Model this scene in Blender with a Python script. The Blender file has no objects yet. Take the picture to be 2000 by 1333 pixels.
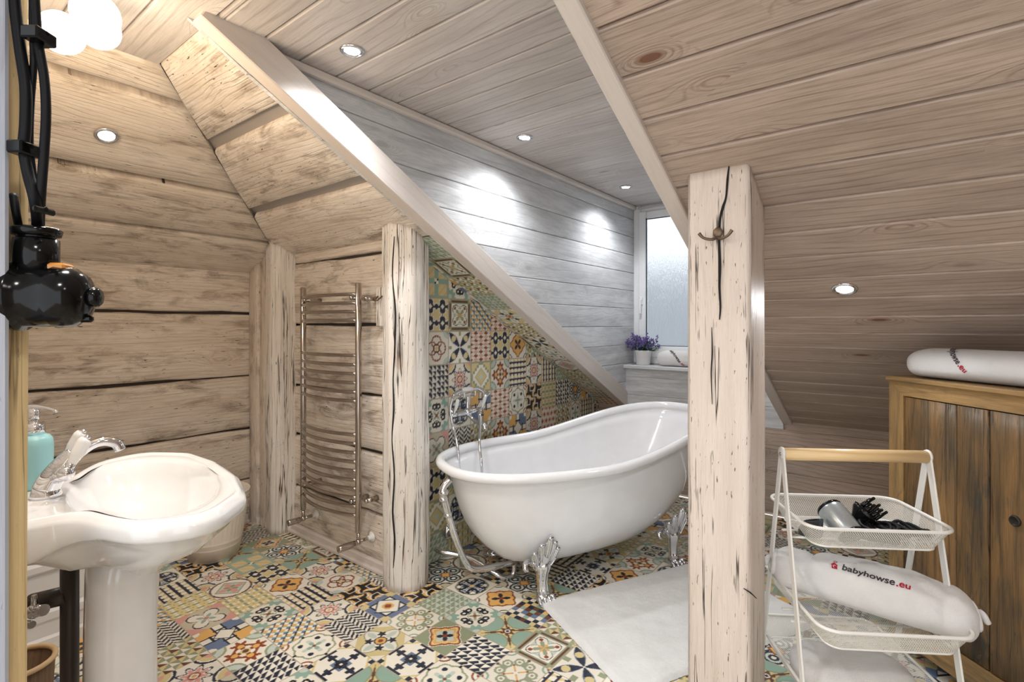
import bpy, math, random
import numpy as np
from mathutils import Vector, Matrix, noise
random.seed(7)
S = bpy.context.scene
COL = S.collection

# ------------------------------------------------------------------ camera, world, lights, exposure
cam_d = bpy.data.cameras.new('camera'); cam = bpy.data.objects.new('camera', cam_d); COL.objects.link(cam)
cam.location = (0, 0, 1.4)
cam.rotation_euler = (math.pi/2, 0, math.atan2(.613, .790))
cam_d.lens = 18.0; cam_d.sensor_width = 36.0; cam_d.shift_y = -31.5/2000
cam_d.clip_start = .02
S.camera = cam
S.view_settings.view_transform = 'Standard'; S.view_settings.look = 'None'
S.view_settings.gamma = 1; S.view_settings.use_curve_mapping = False
S.view_settings.exposure = 0.55
wd = bpy.data.worlds.new('daylight'); S.world = wd; wd.use_nodes = True
wd.node_tree.nodes['Background'].inputs[0].default_value = (.93, .96, 1, 1)
wd.node_tree.nodes['Background'].inputs[1].default_value = 1.45

def spot(loc, d, power, col, ang=120, blend=.8, size=.04):
    l = bpy.data.lights.new('spot_beam', 'SPOT'); l.energy = power; l.color = col
    l.spot_size = math.radians(ang); l.spot_blend = blend; l.shadow_soft_size = size
    o = bpy.data.objects.new('spot_beam', l); COL.objects.link(o); o.location = loc
    o.rotation_euler = Vector(d).to_track_quat('-Z', 'Y').to_euler(); return o
COOL = (.95, .97, 1.0); WARM = (1.0, .78, .54)
SL = Vector((0, -.4565, -.8898)); HL = Vector((.4578, 0, -.889))      # inward normals of the two roof slopes
DOWNLIGHTS = [((-1.689, 1.176, 2.455), (0, 0, -1)), ((-1.706, 2.315, 2.455), (0, 0, -1)), ((-1.71, 3.62, 2.455), (0, 0, -1)),
              ((-2.80, .687, 2.249), HL), ((-.208, 2.48, 1.548), SL)]
for i, (p, n) in enumerate(DOWNLIGHTS):
    pw = (25, 23, 19, 12, 11)[i]
    spot(Vector(p)+Vector(n)*.05, n, pw, COOL, 140 if i < 3 else 150)
for p in ((.1, -.1, 2.43), (.9, .35, 2.43), (-1.1, .35, 2.43)):       # unseen fill lamps added above the camera to brighten the room
    spot(p, (0, 0, -1), 36, (1, .965, .92), 150, .9, .10)
lp = bpy.data.lights.new('pendant_glow', 'POINT'); lp.energy = 8.5; lp.color = WARM; lp.shadow_soft_size = .09
lo = bpy.data.objects.new('pendant_glow', lp); COL.objects.link(lo); lo.location = (-1.93, .40, 2.10)

# ------------------------------------------------------------------ helpers
def srgb(r, g, b):
    f = lambda c: c/12.92 if c <= .04045 else ((c+.055)/1.055)**2.4
    return (f(r/255), f(g/255), f(b/255), 1)
class NT:
    def __init__(s, m): m.use_nodes = True; s.t = m.node_tree; s.t.nodes.clear()
    def n(s, typ, ins=None, **kw):
        o = s.t.nodes.new(typ)
        for k, v in kw.items(): setattr(o, k, v)
        for k, v in (ins or {}).items():
            if isinstance(v, bpy.types.NodeSocket): s.t.links.new(v, o.inputs[k])
            else: o.inputs[k].default_value = v
        return o
    def m(s, op, a, b=0.0, c=0.0, clamp=False):
        o = s.n('ShaderNodeMath', {0: a, 1: b, 2: c}, operation=op); o.use_clamp = clamp; return o.outputs[0]
    def mix(s, f, a, b):
        o = s.t.nodes.new('ShaderNodeMix'); o.data_type = 'RGBA'
        for i, v in ((0, f), (6, a), (7, b)):
            if isinstance(v, bpy.types.NodeSocket): s.t.links.new(v, o.inputs[i])
            else: o.inputs[i].default_value = v
        return o.outputs[2]
    def rng(s, x, a, b, c=0.0, d=1.0):
        return s.n('ShaderNodeMapRange', {0: x, 1: a, 2: b, 3: c, 4: d}).outputs[0]
    def noise(s, v, sc, det=3, ro=.55, dist=0.0):
        return s.n('ShaderNodeTexNoise', {'Vector': v, 'Scale': sc, 'Detail': det, 'Roughness': ro, 'Distortion': dist}).outputs[0]
    def xyz(s, x, y, z=0.0): return s.n('ShaderNodeCombineXYZ', {0: x, 1: y, 2: z}).outputs[0]
    def out(s, sh): s.n('ShaderNodeOutputMaterial', {0: sh})
MATS = {}
def plain(name, col, rough=.5, metal=0.0, bump=0.0, bscale=200, **kw):
    if name in MATS: return MATS[name]
    m = bpy.data.materials.new(name); t = NT(m)
    obj = t.n('ShaderNodeTexCoord').outputs[3]
    nz = t.noise(obj, 9, 3)
    c = t.mix(t.rng(nz, .3, .7), tuple(x*.95 for x in col[:3])+(1,), col)
    ins = {'Base Color': c, 'Roughness': t.rng(nz, .2, .8, rough*.9, rough*1.1), 'Metallic': metal}
    ins.update(kw)
    if bump: ins['Normal'] = t.n('ShaderNodeBump', {'Strength': bump, 'Distance': .002, 'Height': t.noise(obj, bscale, 3)}).outputs[0]
    t.out(t.n('ShaderNodeBsdfPrincipled', ins).outputs[0]); MATS[name] = m; return m
def emis(name, col, st):
    m = bpy.data.materials.new(name); t = NT(m)
    lw = t.n('ShaderNodeLayerWeight', {0: .35}).outputs[1]
    t.out(t.n('ShaderNodeEmission', {0: col, 1: t.rng(lw, 0, 1, st, st*.7)}).outputs[0]); return m
def wood(name, light, mid, dark, grain=26, lines=.5, fine=.35, patch=.5, smudge=0.0, smcol=None, knots=.0, kcol=None, pits=0.0,
         cracks=0.0, crcol=None, cth=.42, rough=.6, bump=.35, tone=.12, ksx=2.4, ksy=6.5):
    m = bpy.data.materials.new(name); t = NT(m)
    uv = t.n('ShaderNodeUVMap').outputs[0]; sp = t.n('ShaderNodeSeparateXYZ', {0: uv})
    rn = t.n('ShaderNodeNewGeometry').outputs['Random Per Island']
    u = t.m('ADD', sp.outputs[0], t.m('MULTIPLY', rn, 37.3)); v = t.m('ADD', sp.outputs[1], t.m('MULTIPLY', rn, 11.7))
    bend = t.noise(t.xyz(t.m('MULTIPLY', u, .9), t.m('MULTIPLY', v, 3.5)), 1, 2, .5)
    g = t.m('ADD', t.m('MULTIPLY', v, grain), t.m('MULTIPLY', bend, 5))
    kd = None
    if knots:
        vo = t.n('ShaderNodeTexVoronoi', {'Vector': t.xyz(t.m('MULTIPLY', u, ksx), t.m('MULTIPLY', v, ksy)), 'Scale': 1.0, 'Randomness': 1.0})
        kd = vo.outputs['Distance']; on = t.m('GREATER_THAN', t.n('ShaderNodeSeparateColor', {0: vo.outputs['Color']}).outputs[0], .42)
        infl = t.m('MULTIPLY', t.rng(kd, 0.0, .42, 1, 0), on)
        g = t.m('ADD', g, t.m('MULTIPLY', t.m('MULTIPLY', infl, infl), 7))
    w = t.m('ABSOLUTE', t.m('SINE', t.m('MULTIPLY', g, 3.1416)))
    wob = t.noise(t.xyz(t.m('MULTIPLY', u, 2), t.m('MULTIPLY', v, 30)), 1, 3, .6)
    ln = t.m('MULTIPLY', t.rng(w, .0, .55, 1, 0), t.rng(wob, .3, .65))
    fn = t.noise(t.xyz(t.m('MULTIPLY', u, 7), t.m('MULTIPLY', v, 260)), 1, 3, .7)
    pt = t.noise(t.xyz(t.m('MULTIPLY', u, 1.6), t.m('MULTIPLY', v, 9)), 1, 4, .6)
    c = t.mix(t.m('MULTIPLY', t.rng(pt, .35, .68), patch), light, mid)
    c = t.mix(t.m('MULTIPLY', ln, lines), c, dark)
    c = t.mix(t.m('MULTIPLY', t.rng(fn, .45, .75), fine), c, dark)
    if smudge:
        sm = t.noise(t.xyz(t.m('MULTIPLY', u, 5), t.m('MULTIPLY', v, 16)), 1, 5, .65, .6)
        sm2 = t.noise(t.xyz(t.m('MULTIPLY', u, 1.1), t.m('MULTIPLY', v, 4)), 1, 2, .5)
        sf = t.m('MULTIPLY', t.rng(sm, .47, .66), t.rng(sm2, .36, .58))
        sf = t.m('MULTIPLY', sf, t.rng(fn, .25, .6, .45, 1))
        c = t.mix(t.m('MULTIPLY', sf, smudge), c, smcol)
    h = t.m('SUBTRACT', t.m('MULTIPLY', fn, -.5), t.m('MULTIPLY', ln, .6))
    if knots:
        core = t.m('MULTIPLY', t.rng(kd, .07, .12, 1, 0), on)
        ring = t.m('MULTIPLY', t.m('MULTIPLY', t.rng(kd, .08, .3, 1, 0), on), t.rng(t.m('SINE', t.m('MULTIPLY', kd, 130)), -.2, .9))
        c = t.mix(t.m('MULTIPLY', t.m('MAXIMUM', core, t.m('MULTIPLY', ring, .55)), knots), c, kcol or dark)
    if pits:
        pn = t.noise(t.xyz(t.m('MULTIPLY', u, 22), t.m('MULTIPLY', v, 110)), 1, 3, .55)
        pm = t.noise(t.xyz(t.m('MULTIPLY', u, 2.5), t.m('MULTIPLY', v, 8)), 1, 2, .5)
        pf = t.m('MULTIPLY', t.rng(pn, .66, .70), t.rng(pm, .42, .55))
        c = t.mix(t.m('MULTIPLY', pf, pits), c, (.02, .013, .01, 1)); h = t.m('SUBTRACT', h, t.m('MULTIPLY', pf, 2))
    if cracks:
        cn = t.noise(t.xyz(t.m('MULTIPLY', u, .55), t.m('MULTIPLY', v, 20)), 1, 4, .5)
        cr = t.rng(t.m('ABSOLUTE', t.m('SUBTRACT', cn, .5)), .0, .011, 1, 0)
        cm = t.noise(t.xyz(t.m('MULTIPLY', u, 3), t.m('MULTIPLY', v, 10)), 1, 3, .6)
        cf = t.m('MULTIPLY', cr, t.rng(cm, cth, cth+.07))
        fl = t.m('MULTIPLY', t.rng(t.m('ABSOLUTE', t.m('SUBTRACT', cn, .5)), .0, .04, 1, 0), t.rng(cm, cth+.16, cth+.26))
        c = t.mix(t.m('MULTIPLY', fl, .75), c, crcol or srgb(150, 105, 60))
        c = t.mix(t.m('MULTIPLY', cf, cracks), c, (.018, .012, .01, 1)); h = t.m('SUBTRACT', h, t.m('MULTIPLY', cf, 3))
    hs = t.n('ShaderNodeHueSaturation', {'Value': t.m('ADD', 1-tone/2, t.m('MULTIPLY', rn, tone)), 'Color': c})
    bp = t.n('ShaderNodeBump', {'Strength': bump, 'Distance': .004, 'Height': h})
    t.out(t.n('ShaderNodeBsdfPrincipled', {'Base Color': hs.outputs[0], 'Roughness': rough, 'Normal': bp.outputs[0]}).outputs[0])
    return m

def tag(o, label=None, cat=None, group=None, kind=None):
    for k, v in (('label', label), ('category', cat), ('group', group), ('kind', kind)):
        if v: o[k] = v
    return o
def empty(name, loc, label, cat, group=None, rz=0):
    o = bpy.data.objects.new(name, None); COL.objects.link(o); o.location = loc; o.rotation_euler = (0, 0, rz)
    o.empty_display_size = .05; return tag(o, label, cat, group)
class MB:
    """collects shapes of one part; world or parent-local coordinates"""
    def __init__(s): s.v = []; s.f = []; s.uv = []; s.sm = []; s.mi = []
    def add(s, vs, fs, uvs=None, smooth=True, mi=0):
        b = len(s.v); s.v += [tuple(p) for p in vs]
        s.uv += (uvs if uvs else [(p[0], p[1]) for p in vs])
        for f in fs: s.f.append(tuple(b+i for i in f)); s.sm.append(smooth); s.mi.append(mi)
        return s
    def grid(s, rows, closed=True, capa=False, capb=False, smooth=True, uvs=None, mi=0):
        n = len(rows[0]); b = len(s.v)
        for i, r in enumerate(rows):
            s.v += [tuple(p) for p in r]
            if uvs: s.uv += uvs[i]
            else:
                d = 0.0
                for j, p in enumerate(r):
                    if j: d += (Vector(p)-Vector(r[j-1])).length
                    s.uv.append((i*.01, d))
        for i in range(len(rows)-1):
            for j in range(n if closed else n-1):
                k = (j+1) % n
                s.f.append((b+i*n+j, b+i*n+k, b+(i+1)*n+k, b+(i+1)*n+j)); s.sm.append(smooth); s.mi.append(mi)
        if capa: s.f.append(tuple(b+j for j in reversed(range(n)))); s.sm.append(False); s.mi.append(mi)
        if capb: s.f.append(tuple(b+(len(rows)-1)*n+j for j in range(n))); s.sm.append(False); s.mi.append(mi)
        return s
    def box(s, c, sz, M=None, ch=0.0, mi=0, grain=0):
        """box centred c, size sz, optional rotation matrix, bevelled edges; grain = axis of u"""
        x, y, z = sz[0]/2, sz[1]/2, sz[2]/2; M = M or Matrix.Identity(3); c = Vector(c)
        import itertools
        if ch <= 0: ch = min(x, y, z)*.08
        vs = []; idx = {}
        for sx in (-1, 1):
            for sy in (-1, 1):
                for sz_ in (-1, 1):
                    for ax in range(3):
                        p = [sx*(x-ch), sy*(y-ch), sz_*(z-ch)]
                        p[ax] = (sx*x, sy*y, sz_*z)[ax]
                        idx[(sx, sy, sz_, ax)] = len(vs); vs.append(p)
        fs = []
        for ax in range(3):
            o = [a for a in range(3) if a != ax]
            for sg in (-1, 1):
                q = []
                for (a, b_) in ((-1, -1), (1, -1), (1, 1), (-1, 1)):
                    k = [0, 0, 0]; k[ax] = sg; k[o[0]] = a; k[o[1]] = b_; q.append(idx[(k[0], k[1], k[2], ax)])
                fs.append(q)
        for ax in range(3):      # edges along axis ax
            o = [a for a in range(3) if a != ax]
            for a in (-1, 1):
                for b_ in (-1, 1):
                    def K(sg, f):
                        k = [0, 0, 0]; k[ax] = sg; k[o[0]] = a; k[o[1]] = b_; return idx[(k[0], k[1], k[2], f)]
                    fs.append([K(-1, o[0]), K(1, o[0]), K(1, o[1]), K(-1, o[1])])
        for k in itertools.product((-1, 1), repeat=3): fs.append([idx[k+(0,)], idx[k+(1,)], idx[k+(2,)]])
        out = []
        for f in fs:                       # orient outward
            P = [Vector(vs[i]) for i in f]; n = (P[1]-P[0]).cross(P[2]-P[0]); cc = sum(P, Vector())/len(P)
            out.append(f if n.dot(cc) > 0 else f[::-1])
        g = grain; o = [a for a in range(3) if a != g]
        uvs = [(p[g]+x, p[o[0]]+p[o[1]]+y) for p in vs]
        return s.add([c+M @ Vector(p) for p in vs], out, uvs, False, mi)
    def tube(s, pts, r, n=12, sub=6, cap=True, mi=0, closed=False):
        P = [Vector(p) for p in pts]
        R = r if isinstance(r, (list, tuple)) else [r]*len(P)
        Q = []; RR = []
        if sub > 1 and len(P) > 2:
            for i in range(len(P)-1):
                a = P[max(0, i-1)]; b = P[i]; c = P[i+1]; d = P[min(len(P)-1, i+2)]
                for k in range(sub):
                    t = k/sub
                    Q.append(.5*((2*b)+(c-a)*t+(2*a-5*b+4*c-d)*t*t+(3*b-a-3*c+d)*t**3)); RR.append(R[i]*(1-t)+R[i+1]*t)
            Q.append(P[-1]); RR.append(R[-1])
        else: Q = P; RR = R
        rows = []; uvs = []; up = None; L = 0
        for i, q in enumerate(Q):
            t = (Q[min(i+1, len(Q)-1)]-Q[max(i-1, 0)]).normalized()
            if up is None: up = t.orthogonal().normalized()
            up = (up-t*up.dot(t)).normalized(); w = t.cross(up)
            if i: L += (q-Q[i-1]).length
            rows.append([q+(up*math.cos(2*math.pi*j/n)+w*math.sin(2*math.pi*j/n))*RR[i] for j in range(n)])
            uvs.append([(L, j/n*.1) for j in range(n)])
        return s.grid(rows, True, cap, cap, uvs=uvs, mi=mi)
    def lathe(s, prof, c=(0, 0, 0), M=None, n=32, sx=1, sy=1, mi=0, fl=None):
        M = M or Matrix.Identity(3); c = Vector(c); rows = []
        for r, z in prof:
            rows.append([c+M @ Vector((r*sx*math.cos(2*math.pi*j/n)*(fl(j/n, z) if fl else 1), r*sy*math.sin(2*math.pi*j/n)*(fl(j/n, z) if fl else 1), z)) for j in range(n)])
        return s.grid(rows, True, prof[0][0] > 1e-4, prof[-1][0] > 1e-4, mi=mi)
    def ball(s, c, r, M=None, n=16, m=10, mi=0):
        if not isinstance(r, (tuple, list)): r = (r, r, r)
        M = M or Matrix.Identity(3); c = Vector(c); rows = []
        for i in range(m+1):
            a = math.pi*i/m; k = max(math.sin(a), 1e-4)
            rows.append([c+M @ Vector((r[0]*k*math.cos(2*math.pi*j/n), r[1]*k*math.sin(2*math.pi*j/n), -r[2]*math.cos(a))) for j in range(n)])
        return s.grid(rows, True, mi=mi)
    def build(s, name, mat, parent=None, auto=None):
        me = bpy.data.meshes.new(name); me.from_pydata([tuple(v) for v in s.v], [], s.f)
        uvl = me.uv_layers.new(name='UVMap'); li = np.zeros(len(me.loops), dtype=np.int32); me.loops.foreach_get('vertex_index', li)
        uvl.data.foreach_set('uv', np.array(s.uv, dtype=np.float32)[li].ravel())
        me.polygons.foreach_set('use_smooth', s.sm)
        for mm in (mat if isinstance(mat, (list, tuple)) else [mat]): me.materials.append(mm)
        if isinstance(mat, (list, tuple)): me.polygons.foreach_set('material_index', s.mi)
        if auto:
            import bmesh
            b = bmesh.new(); b.from_mesh(me); bmesh.ops.recalc_face_normals(b, faces=b.faces)
            for e in b.edges:
                if len(e.link_faces) == 2 and e.calc_face_angle(0) > math.radians(auto): e.smooth = False
            b.to_mesh(me); b.free()
        me.update()
        o = bpy.data.objects.new(name, me); COL.objects.link(o)
        if parent: o.parent = parent
        return o
def fixn(o):
    import bmesh
    b = bmesh.new(); b.from_mesh(o.data); bmesh.ops.recalc_face_normals(b, faces=b.faces); b.to_mesh(o.data); b.free(); return o
def struct(name, mb, mat): return tag(mb.build(name, mat), kind='structure')
def rotM(a, b):        # matrix taking z to direction a (b ~ up hint for x)
    z = Vector(a).normalized(); x = Vector(b); x = (x-z*x.dot(z)).normalized(); y = z.cross(x)
    return Matrix((x, y, z)).transposed()

def board(mb, O, U, V, N, v0, v1, ua, ub, th=.03, ch=.004, seg=0, wav=0.0, bulge=0.0, sd=0, mi=0):
    """one plank: v0..v1 across, ua(v)/ub(v) its ends, surface on the plane O+uU+vV, thickness behind it"""
    O, U, V, N = map(Vector, (O, U, V, N))
    prof = [(v0, -th), (v0, -ch*1.6), (v0+ch*.35, -ch*.5), (v0+ch, 0)]
    if bulge:
        k = 5
        for i in range(1, k): prof.append((v0+ch+(v1-v0-2*ch)*i/k, bulge*math.sin(math.pi*i/k)))
    prof += [(v1-ch, 0), (v1-ch*.35, -ch*.5), (v1, -ch*1.6), (v1, -th)]
    L = abs(ub(v0)-ua(v0)); ns = max(1, int(L/seg)) if seg else 1
    rows = []; uvs = []
    for i in range(ns+1):
        r = []; q = []
        for (v, n) in prof:
            a, b = ua(v), ub(v); u = a+(b-a)*i/ns
            dv = 0; dn = 0
            if wav:
                e = 0 if abs(v-v0) < abs(v-v1) else 1
                dv = wav*noise.noise(Vector((u*1.9+sd*7.1, e*5.3+sd, 2.2)))+wav*.35*noise.noise(Vector((u*9+sd, e*3.3, sd*1.7)))
                k = min(1, min(abs(v-v0), abs(v-v1))/max(1e-6, .3*(v1-v0))); dv *= (1-k)
                dn = wav*.35*noise.noise(Vector((u*3, v*9, sd*3.1)))
            r.append(O+U*u+V*(v+dv)+N*(n+dn)); q.append((u, v+dv))
        rows.append(r); uvs.append(q)
    flip = U.cross(V).dot(N) > 0
    b = len(mb.v); n = len(prof)
    for r, q in zip(rows, uvs): mb.v += [tuple(p) for p in r]; mb.uv += q
    for i in range(ns):
        for j in range(n-1):
            f = (b+i*n+j, b+(i+1)*n+j, b+(i+1)*n+j+1, b+i*n+j+1)
            mb.f.append(f if flip else f[::-1]); mb.sm.append(bool(bulge or wav)); mb.mi.append(mi)
    for i in (0, ns):
        f = [b+i*n+j for j in range(n)]
        mb.f.append(tuple(f)); mb.sm.append(False); mb.mi.append(mi)
def quad(mb, a, b, c, d, mi=0):
    mb.add([a, b, c, d], [(0, 1, 2, 3)], [(0, 0), (1, 0), (1, 1), (0, 1)], False, mi)

# ------------------------------------------------------------------ materials
M_log = wood('limewashed_log', srgb(241, 232, 221), srgb(216, 201, 184), srgb(152, 133, 114), grain=44, lines=.30, fine=.5, patch=.75,
             smudge=.85, smcol=srgb(106, 86, 66), pits=1.0, knots=.5, kcol=srgb(120, 96, 74), rough=.75, bump=.8, tone=.1, ksx=2.0, ksy=5)
M_ceil = wood('limewashed_ceiling_board', srgb(204, 198, 194), srgb(174, 166, 161), srgb(122, 112, 106), grain=24, lines=.42, fine=.4, patch=.6,
              knots=.7, kcol=srgb(140, 112, 94), rough=.5, bump=.3, tone=.16)
M_slope = wood('limewashed_slope_board', srgb(194, 174, 158), srgb(162, 143, 130), srgb(104, 82, 68), grain=36, lines=.55, fine=.55, patch=.8,
               knots=.95, kcol=srgb(112, 72, 50), rough=.5, bump=.3, tone=.14)
M_dorm = wood('pale_grey_dormer_board', srgb(226, 227, 228), srgb(184, 184, 186), srgb(132, 132, 134), grain=20, lines=.26, fine=.42, patch=.9,
              smudge=.3, smcol=srgb(136, 136, 138), pits=.15, knots=.35, kcol=srgb(128, 124, 120), rough=.38, bump=.25, tone=.08)
M_trim = wood('painted_trim', srgb(214, 204, 196), srgb(198, 188, 180), srgb(160, 148, 138), grain=14, lines=.15, fine=.2, patch=.4, rough=.45, bump=.15, tone=.04)
M_post = wood('peeling_white_post', srgb(240, 236, 230), srgb(224, 214, 202), srgb(176, 150, 128), grain=16, lines=.22, fine=.3, patch=.6,
              pits=1.0, cracks=1.0, crcol=srgb(160, 116, 72), rough=.7, bump=.9, tone=0)
M_sq = wood('peeling_square_post', srgb(222, 210, 199), srgb(206, 190, 176), srgb(180, 154, 136), grain=14, lines=.2, fine=.28, patch=.6,
            pits=.8, cracks=.95, crcol=srgb(168, 118, 66), cth=.49, rough=.42, bump=.8, tone=0)
M_jamb = wood('raw_timber_jamb', srgb(232, 208, 158), srgb(206, 176, 122), srgb(120, 84, 48), grain=12, lines=.3, fine=.2, patch=.6, pits=.6, cracks=.5, rough=.6, tone=0)
M_grey = wood('grey_painted_board', srgb(176, 180, 190), srgb(160, 164, 174), srgb(120, 122, 130), grain=8, lines=.1, fine=.2, patch=.5, pits=.3, rough=.6, tone=0)
M_cab = wood('worn_brown_cabinet', srgb(144, 108, 64), srgb(92, 74, 50), srgb(38, 30, 22), grain=24, lines=.6, fine=.6, patch=1.0,
             smudge=.95, smcol=srgb(46, 54, 50), knots=.7, kcol=srgb(40, 28, 20), pits=.3, cracks=.4, crcol=srgb(60, 42, 26), rough=.5, bump=.5, tone=.2, ksx=2.2, ksy=7)
M_cabf = wood('worn_cabinet_frame', srgb(170, 134, 84), srgb(124, 100, 64), srgb(60, 46, 30), grain=20, lines=.4, fine=.4, patch=.7,
              smudge=.7, smcol=srgb(52, 58, 52), knots=.6, kcol=srgb(46, 34, 24), rough=.5, bump=.4, tone=.15)
M_dark = plain('shadow_gap', srgb(70, 64, 60), .9)
M_gapgrey = plain('grey_chinking', srgb(168, 160, 154), .8)
M_chrome = plain('chrome', srgb(225, 226, 230), .06, 1.0)
M_radch = plain('radiator_chrome', srgb(186, 178, 172), .13, 1.0)
M_ceram = plain('white_ceramic', srgb(228, 227, 226), .08, **{'Coat Weight': .5})
M_tub = plain('white_enamel', srgb(238, 239, 241), .1, **{'Coat Weight': .4})
M_black = plain('black_bakelite', (.003, .003, .003, 1), .14, **{'Specular IOR Level': .28})
M_cable = plain('black_cable', (.004, .004, .005, 1), .5, **{'Specular IOR Level': .2})
M_pipe = plain('dark_waste_pipe', srgb(58, 50, 44), .4)
M_wht = plain('white_lacquer', srgb(232, 230, 224), .35)
M_pvc = plain('white_window_frame', srgb(236, 238, 240), .3)
M_bin = plain('cream_bucket', srgb(232, 222, 210), .3)
M_birch = wood('birch_handle', srgb(238, 208, 158), srgb(224, 186, 130), srgb(160, 112, 62), grain=30, lines=.3, fine=.2, patch=.5, rough=.4, bump=.05, tone=0)
M_soap = plain('aqua_soap_bottle', srgb(148, 196, 198), .35)
M_rivet = plain('bright_rivet', srgb(170, 172, 176), .25, 1.0)
M_silver = plain('silver_plastic', srgb(176, 184, 188), .28, .6)
M_hook = plain('old_metal_hook', srgb(120, 104, 88), .45, .8)
M_basket = wood('brown_basket', srgb(128, 98, 70), srgb(96, 72, 50), srgb(60, 44, 30), grain=40, lines=.5, fine=.4, rough=.7, tone=0)
M_rimtan = plain('tan_rim', srgb(222, 190, 146), .5)
M_textk = plain('charcoal_thread', srgb(62, 52, 58), .8)
M_textr = plain('crimson_thread', srgb(176, 16, 48), .8)
M_green = plain('leaf_green', srgb(44, 88, 38), .6)
M_purple = plain('lavender_purple', srgb(112, 88, 160), .7)
M_glow = emis('warm_globe', (1, .86, .66, 1), 7)
M_led = emis('led_lens', (.93, .97, 1, 1), 22)

def terry(name, col, sc=420, st=.9):
    m = bpy.data.materials.new(name); t = NT(m); ob = t.n('ShaderNodeTexCoord').outputs[3]
    a = t.noise(ob, sc, 3, .7); b = t.noise(ob, 14, 3)
    c = t.mix(t.rng(b, .35, .65), tuple(x*.95 for x in col[:3])+(1,), col)
    bp = t.n('ShaderNodeBump', {'Strength': st, 'Distance': .004, 'Height': t.m('ADD', a, t.m('MULTIPLY', b, .6))})
    t.out(t.n('ShaderNodeBsdfPrincipled', {'Base Color': c, 'Roughness': .95, 'Normal': bp.outputs[0], 'Sheen Weight': .3}).outputs[0]); return m
M_towel = terry('white_terry', srgb(240, 238, 236))
M_rug = terry('white_rug_pile', srgb(236, 237, 236), 260, 1.0)
def wire_mesh(name):
    m = bpy.data.materials.new(name); t = NT(m); uv = t.n('ShaderNodeUVMap').outputs[0]; sp = t.n('ShaderNodeSeparateXYZ', {0: uv})
    a = t.m('ADD', sp.outputs[0], sp.outputs[1]); b = t.m('SUBTRACT', sp.outputs[0], sp.outputs[1])
    k = math.pi/.0068
    sa = t.m('ABSOLUTE', t.m('SINE', t.m('MULTIPLY', a, k))); sb = t.m('ABSOLUTE', t.m('SINE', t.m('MULTIPLY', b, k)))
    hole = t.m('GREATER_THAN', t.m('MINIMUM', sa, sb), .50)
    p = t.n('ShaderNodeBsdfPrincipled', {'Base Color': srgb(232, 230, 222), 'Roughness': .4}).outputs[0]
    tr = t.n('ShaderNodeBsdfTransparent').outputs[0]
    t.out(t.n('ShaderNodeMixShader', {0: hole, 1: p, 2: tr}).outputs[0]); return m
M_mesh = wire_mesh('white_expanded_mesh')
def frosted():
    m = bpy.data.materials.new('frosted_glass'); t = NT(m); ob = t.n('ShaderNodeTexCoord').outputs[3]
    mp = t.n('ShaderNodeMapping', {'Vector': ob, 'Scale': (110, 110, 26)}).outputs[0]
    h = t.noise(mp, 1.0, 3, .6, .8)
    bp = t.n('ShaderNodeBump', {'Strength': .7, 'Distance': .01, 'Height': h})
    gl = t.n('ShaderNodeBsdfPrincipled', {'Base Color': (.92, .95, .97, 1), 'Roughness': .34, 'Transmission Weight': 1.0, 'IOR': 1.3, 'Normal': bp.outputs[0]}).outputs[0]
    tl = t.n('ShaderNodeBsdfTranslucent', {'Color': (.85, .9, .94, 1), 'Normal': bp.outputs[0]}).outputs[0]
    t.out(t.n('ShaderNodeMixShader', {0: .2, 1: gl, 2: tl}).outputs[0]); return m
M_frost = frosted()

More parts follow.
